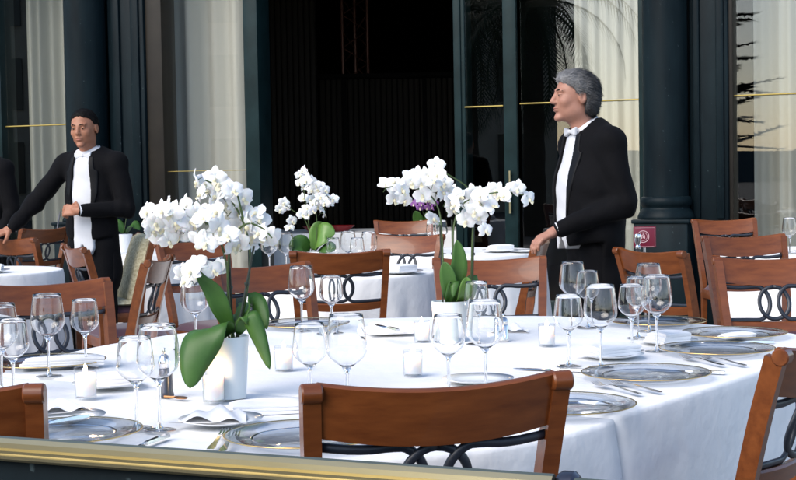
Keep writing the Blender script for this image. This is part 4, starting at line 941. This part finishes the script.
    def tors(P, g):
        d = cone(P, (0, .0, .98*k), (0, .005, 1.16*k), .150*k+g+pose.get('belly', 0), .160*k+g+pose.get('belly', 0), sc); d = smin(d, cone(P, (0, .005, 1.16*k), (0, .015, 1.33*k), .158*k+g, .168*k+g, sc), .05)
        for sd in ('R', 'L'): d = smin(d, cone(P, neck1+Vector((0, 0, -.015)), J['sh'+sd]+Vector((0, 0, .0)), .058*k+g, .058*k+g), .04)
        return d
    op = pose['open']      # half widths of the coat opening at (neck, chest, waist)
    def front_w(z): return np.interp(z, [.86*k, 1.0*k, 1.2*k, 1.40*k, 1.5*k], [op[3], op[2], op[1], op[0], op[0]*.9])
    def coat(P):
        d = tors(P, .012)
        sk = cone(P, (0, .03, .70*k), (0, .01, .99*k), .185*k, .165*k, sc); d = smin(d, sk, .05)
        d = smax(d, -(P[:, 2]-.48*k)*.9, .02)
        d = np.minimum(d, 9)
        wv = front_w(P[:, 2]); cut = np.maximum(np.abs(P[:, 0]-pose.get('cx', 0))-wv, P[:, 1]-.0); d = smax(d, -cut, .010)
        lap = np.abs(np.abs(P[:, 0]-pose.get('cx', 0))-wv-.018)-.016; lap = np.maximum(lap, P[:, 1]+.02); lap = np.maximum(lap, np.abs(P[:, 2]-1.22*k)-.15*k); d = np.where(lap < 0, d-.006, d)
        low = np.maximum(P[:, 1]+.02, P[:, 2]-.90*k-np.abs(P[:, 0])*.15); d = smax(d, -low, .01)
        inner = cone(P, neck1+Vector((0, -.02, -.03)), neck0+Vector((0, 0, .05)), .074*k, .10*k); d = smax(d, -inner, .006)
        for sd in ('R', 'L'):
            e = smin(cone(P, J['sh'+sd], J['el'+sd], .068*k, .058*k), cone(P, J['el'+sd], J['wr'+sd]*.93+J['el'+sd]*.07, .056*k, .042*k), .02)
            wr_ = J['wr'+sd]; el_ = J['el'+sd]
            fold = .004*np.sin(((P-np.array(el_, np.float32)) @ np.array((wr_-el_).normalized(), np.float32))*85)*np.exp(-(ln(P-np.array(el_, np.float32))/.09)**2)
            d = smin(d, e+fold, .025)
        return d+.0045*np.sin(P[:, 2]*27+P[:, 0]*19)*np.sin(P[:, 1]*24+P[:, 2]*9)+.003*np.sin(P[:, 2]*50+P[:, 0]*35)*np.exp(-((P[:, 2]-1.08*k)/.1)**2)
    clo = [v-.06 for v in lo]; clo[2] = .40*k; chi = [v+.06 for v in hi]; chi[2] = 1.56*k
    sdf_obj('tailcoat', coat, clo, chi, res[1], charcoal_black, t)
    if face:
        for sx in (-1, 1):
            def lapel(P):
                x = (P[:, 0]-pose.get('cx', 0))*sx; wv = front_w(P[:, 2]); wd = np.interp(P[:, 2], [1.02*k, 1.2*k, 1.34*k, 1.35*k, 1.43*k], [.006, .040, .055, .036, .030])
                d = np.abs(tors(P, .0145))-.008; d = smax(d, wv+.002-x, .004); d = smax(d, x-wv-wd, .004); d = smax(d, P[:, 1]+.005, .003); return smax(d, np.maximum(1.02*k-P[:, 2], P[:, 2]-1.43*k), .003)
            sdf_obj('lapel', lapel, [-.2, -.25, 1.0*k], [.2, .05, 1.46*k], .0042, satin, t)
        def shirt(P):
            d = smin(tors(P, .002), cone(P, (0, .0, .84*k), (0, 0, 1.0*k), .158*k+pose.get('belly', 0), .152*k+pose.get('belly', 0), sc), .02); wv = front_w(P[:, 2]); d = smax(d, np.abs(P[:, 0]-pose.get('cx', 0))-wv-.05, .01); d = smax(d, P[:, 1]-.02, .01); d = smax(d, np.where(P[:, 2] < .95*k, np.abs(P[:, 0]-pose.get('cx', 0))-.072, -1), .006)
            bot = pose.get('vest', .885)*k+.075*(1-np.abs(np.abs(P[:, 0]-pose.get('cx', 0))-.045)/.045)*-1.0; d = smax(d, bot-P[:, 2], .004)
            btn = 9*np.ones(len(P), np.float32)
            return d+.0012*np.sin(P[:, 2]*70+P[:, 0]*30)
        sdf_obj('waistcoat', shirt, clo, chi, .006, shirt_m, t)
        up = (neck0-neck1).normalized()
        def collar(P):
            a = neck1-up*.02; b = neck1+up*.056; d = cone(P, a, b, .078*k, .069*k); d = smax(d, -cone(P, a-up*.2, b+up*.2, .062*k, .060*k), .002)
            rel = (P-np.array(b, np.float32)) @ np.array(up, np.float32); d = smax(d, rel, .003)
            gap = np.maximum(np.abs(P[:, 0]-neck1.x)-.10*np.clip((P[:, 2]-neck1.z-.005), 0, 1), P[:, 1]-neck1.y); return smax(d, -gap, .002)
        sdf_obj('collar', collar, [neck1.x-.12, neck1.y-.14, neck1.z-.06], [neck1.x+.12, neck1.y+.12, neck1.z+.14], .004, shirt_m, t)
        bc = neck1+up*.012+Vector((0, -.094*k, -.006))
        def bow(P):
            q = P-np.array(bc, np.float32); ax = q.copy(); ax[:, 0] = np.abs(ax[:, 0]); w = cone(ax, (.008, 0, 0), (.052, .006, 0), .008, .022, None); w = smax(w, np.abs(ax[:, 1]-.002)-.009, .003); w = smax(w, ax[:, 0]-.060, .003); return smin(w, ell(q, (0, -.004, 0), (.010, .010, .011)), .003)
        sdf_obj('bow_tie', bow, list(bc-Vector((.09, .05, .05))), list(bc+Vector((.09, .05, .05))), .0035, shirt_m, t)
        for sd in ('R', 'L'):
            if 'hand'+sd in pose:
                w_, e_ = J['wr'+sd], J['el'+sd]; d_ = (w_-e_).normalized(); mb = MB(); mb.tube([w_-d_*.045, w_-d_*.012, w_-d_*.001], [.037*k, .0365*k, .036*k], 16); obj('shirt_cuff', mb, shirt_m, t)
    def trous(P):
        d = ell(P, (0, .02, .90*k), (.16*k, .098*k, .13*k))
        for s_ in (-1, 1): d = smin(d, smin(cone(P, (s_*.085*k, .015, .86*k), (s_*.095*k, .0, .48*k), .088*k, .066*k), cone(P, (s_*.095*k, .0, .48*k), (s_*.10*k, .02, .05), .066*k, .056*k), .02), .03)
        return smax(d, .03-P[:, 2], .005)
    sdf_obj('trousers', trous, [-.32, -.25, 0], [.32, .25, 1.12*k], .011, charcoal_black, t)
    shoe_m = mat('black_shoe', (.01, .01, .01), .2)
    for s_ in (-1, 1):
        def shoe(P): d = smin(ell(P, (s_*.10*k, -.07, .035), (.046, .11, .04)), ell(P, (s_*.10*k, .035, .045), (.04, .05, .05)), .03); return smax(d, .002-P[:, 2], .003)
        sdf_obj('shoe', shoe, [s_*.1*k-.08, -.22, -.02], [s_*.1*k+.08, .14, .12], .009, shoe_m, t)
    return t

# short-haired waiter: right arm stretched to a chair at left, left hand at his belly
wl_p = (xw(92, 9.1), 9.1, 0)
pl = dict(head=(-.01, -.045, 1.605), head_rot=(R(4), R(-2), R(9)), neck=(0, .02, 1.430), open=(.052, .074, .062, .066), cx=-.0,
  joints=dict(shR=(-.185, .01, 1.385), elR=(-.375, -.08, 1.14), wrR=(-.465, -.20, .985), shL=(.185, .01, 1.385), elL=(.262, .0, 1.10), wrL=(.05, -.205, 1.095)),
  handR=((-.75, -.5, -.35), (-.15, .3, -.95), (.2, -1, 0), .35), handL=((-.95, -.15, .05), (.1, .9, -.45), (0, 0, 1), 1.05))
person('short-haired waiter in black tailcoat and white waistcoat holding a pen', wl_p, R(-22), 1.735, pl)
# grey-haired waiter in profile, left hand on a chair
wr_p = (xw(590, 6.95), 6.95, 0)
po = dict(head=(-.005, -.072, 1.598), head_rot=(R(-4), 0, R(-6)), neck=(0, .005, 1.435), open=(.066, .076, .060, .050), cx=-.004, belly=.055, vest=.96,
  joints=dict(shR=(-.185, .01, 1.385), elR=(-.25, .04, 1.10), wrR=(-.20, .10, .85), shL=(.185, .02, 1.385), elL=(.245, .06, 1.10), wrL=(.15, -.235, .985)),
  handR=((.05, -.15, -1), (1, 0, 0), (0, -1, 0), .5), handL=((-.10, -.90, -.40), (-.1, .25, -.95), (-1, .1, .1), .55))
person('grey-haired waiter in black tailcoat seen in profile, hand on a chair', wr_p, R(-72), 1.775, po, old=True)
pe = dict(head=(0, -.03, 1.62), head_rot=(0, 0, 0), neck=(0, .02, 1.425), open=(.05, .06, .05, .05),
  joints=dict(shR=(-.185, .01, 1.375), elR=(-.25, .02, 1.10), wrR=(-.22, -.1, .87), shL=(.185, .01, 1.375), elL=(.25, .02, 1.10), wrL=(.22, -.1, .87)))
person('person in black coat cut off by the left edge of the photo', (xw(-15, 9.9), 9.9, 0), R(-30), 1.72, pe, res=(.007, .011))
mb = MB(); mb.tube([(0, 0, 0), (.0, -.01, -.075)], [.0045, .004], 8); mb.tube([(0, 0, .0), (0, 0.001, .03)], [.0045, .002], 8)
pen_p = Matrix.Translation(wl_p) @ Matrix.Rotation(R(-22), 4, 'Z') @ Vector((-.075, -.235, 1.055))
tag(obj('pen', mb, steel_dark, None, loc=pen_p, rot=(0, R(10), 0)), 'dark pen held in the hand of the short-haired waiter', 'pen')

st = thing('stanchion_post', 'slim post with silver finial in front of the maroon sign', 'post', (xw(638, 7.9), 7.9, 0))
lathe_obj('finial', [(.012, .845), (.014, .86), (.010, .866), (.017, .885), (.019, .91), (.016, .925), (0, .928)], silver, st, 18)
lathe_obj('shaft', [(.011, .02), (.011, .845), (0, .845)], steel_dark, st, 14); lathe_obj('base', [(0, .022), (.03, .022), (.12, .008), (.12, 0), (0, 0)], steel_dark, st, 24)
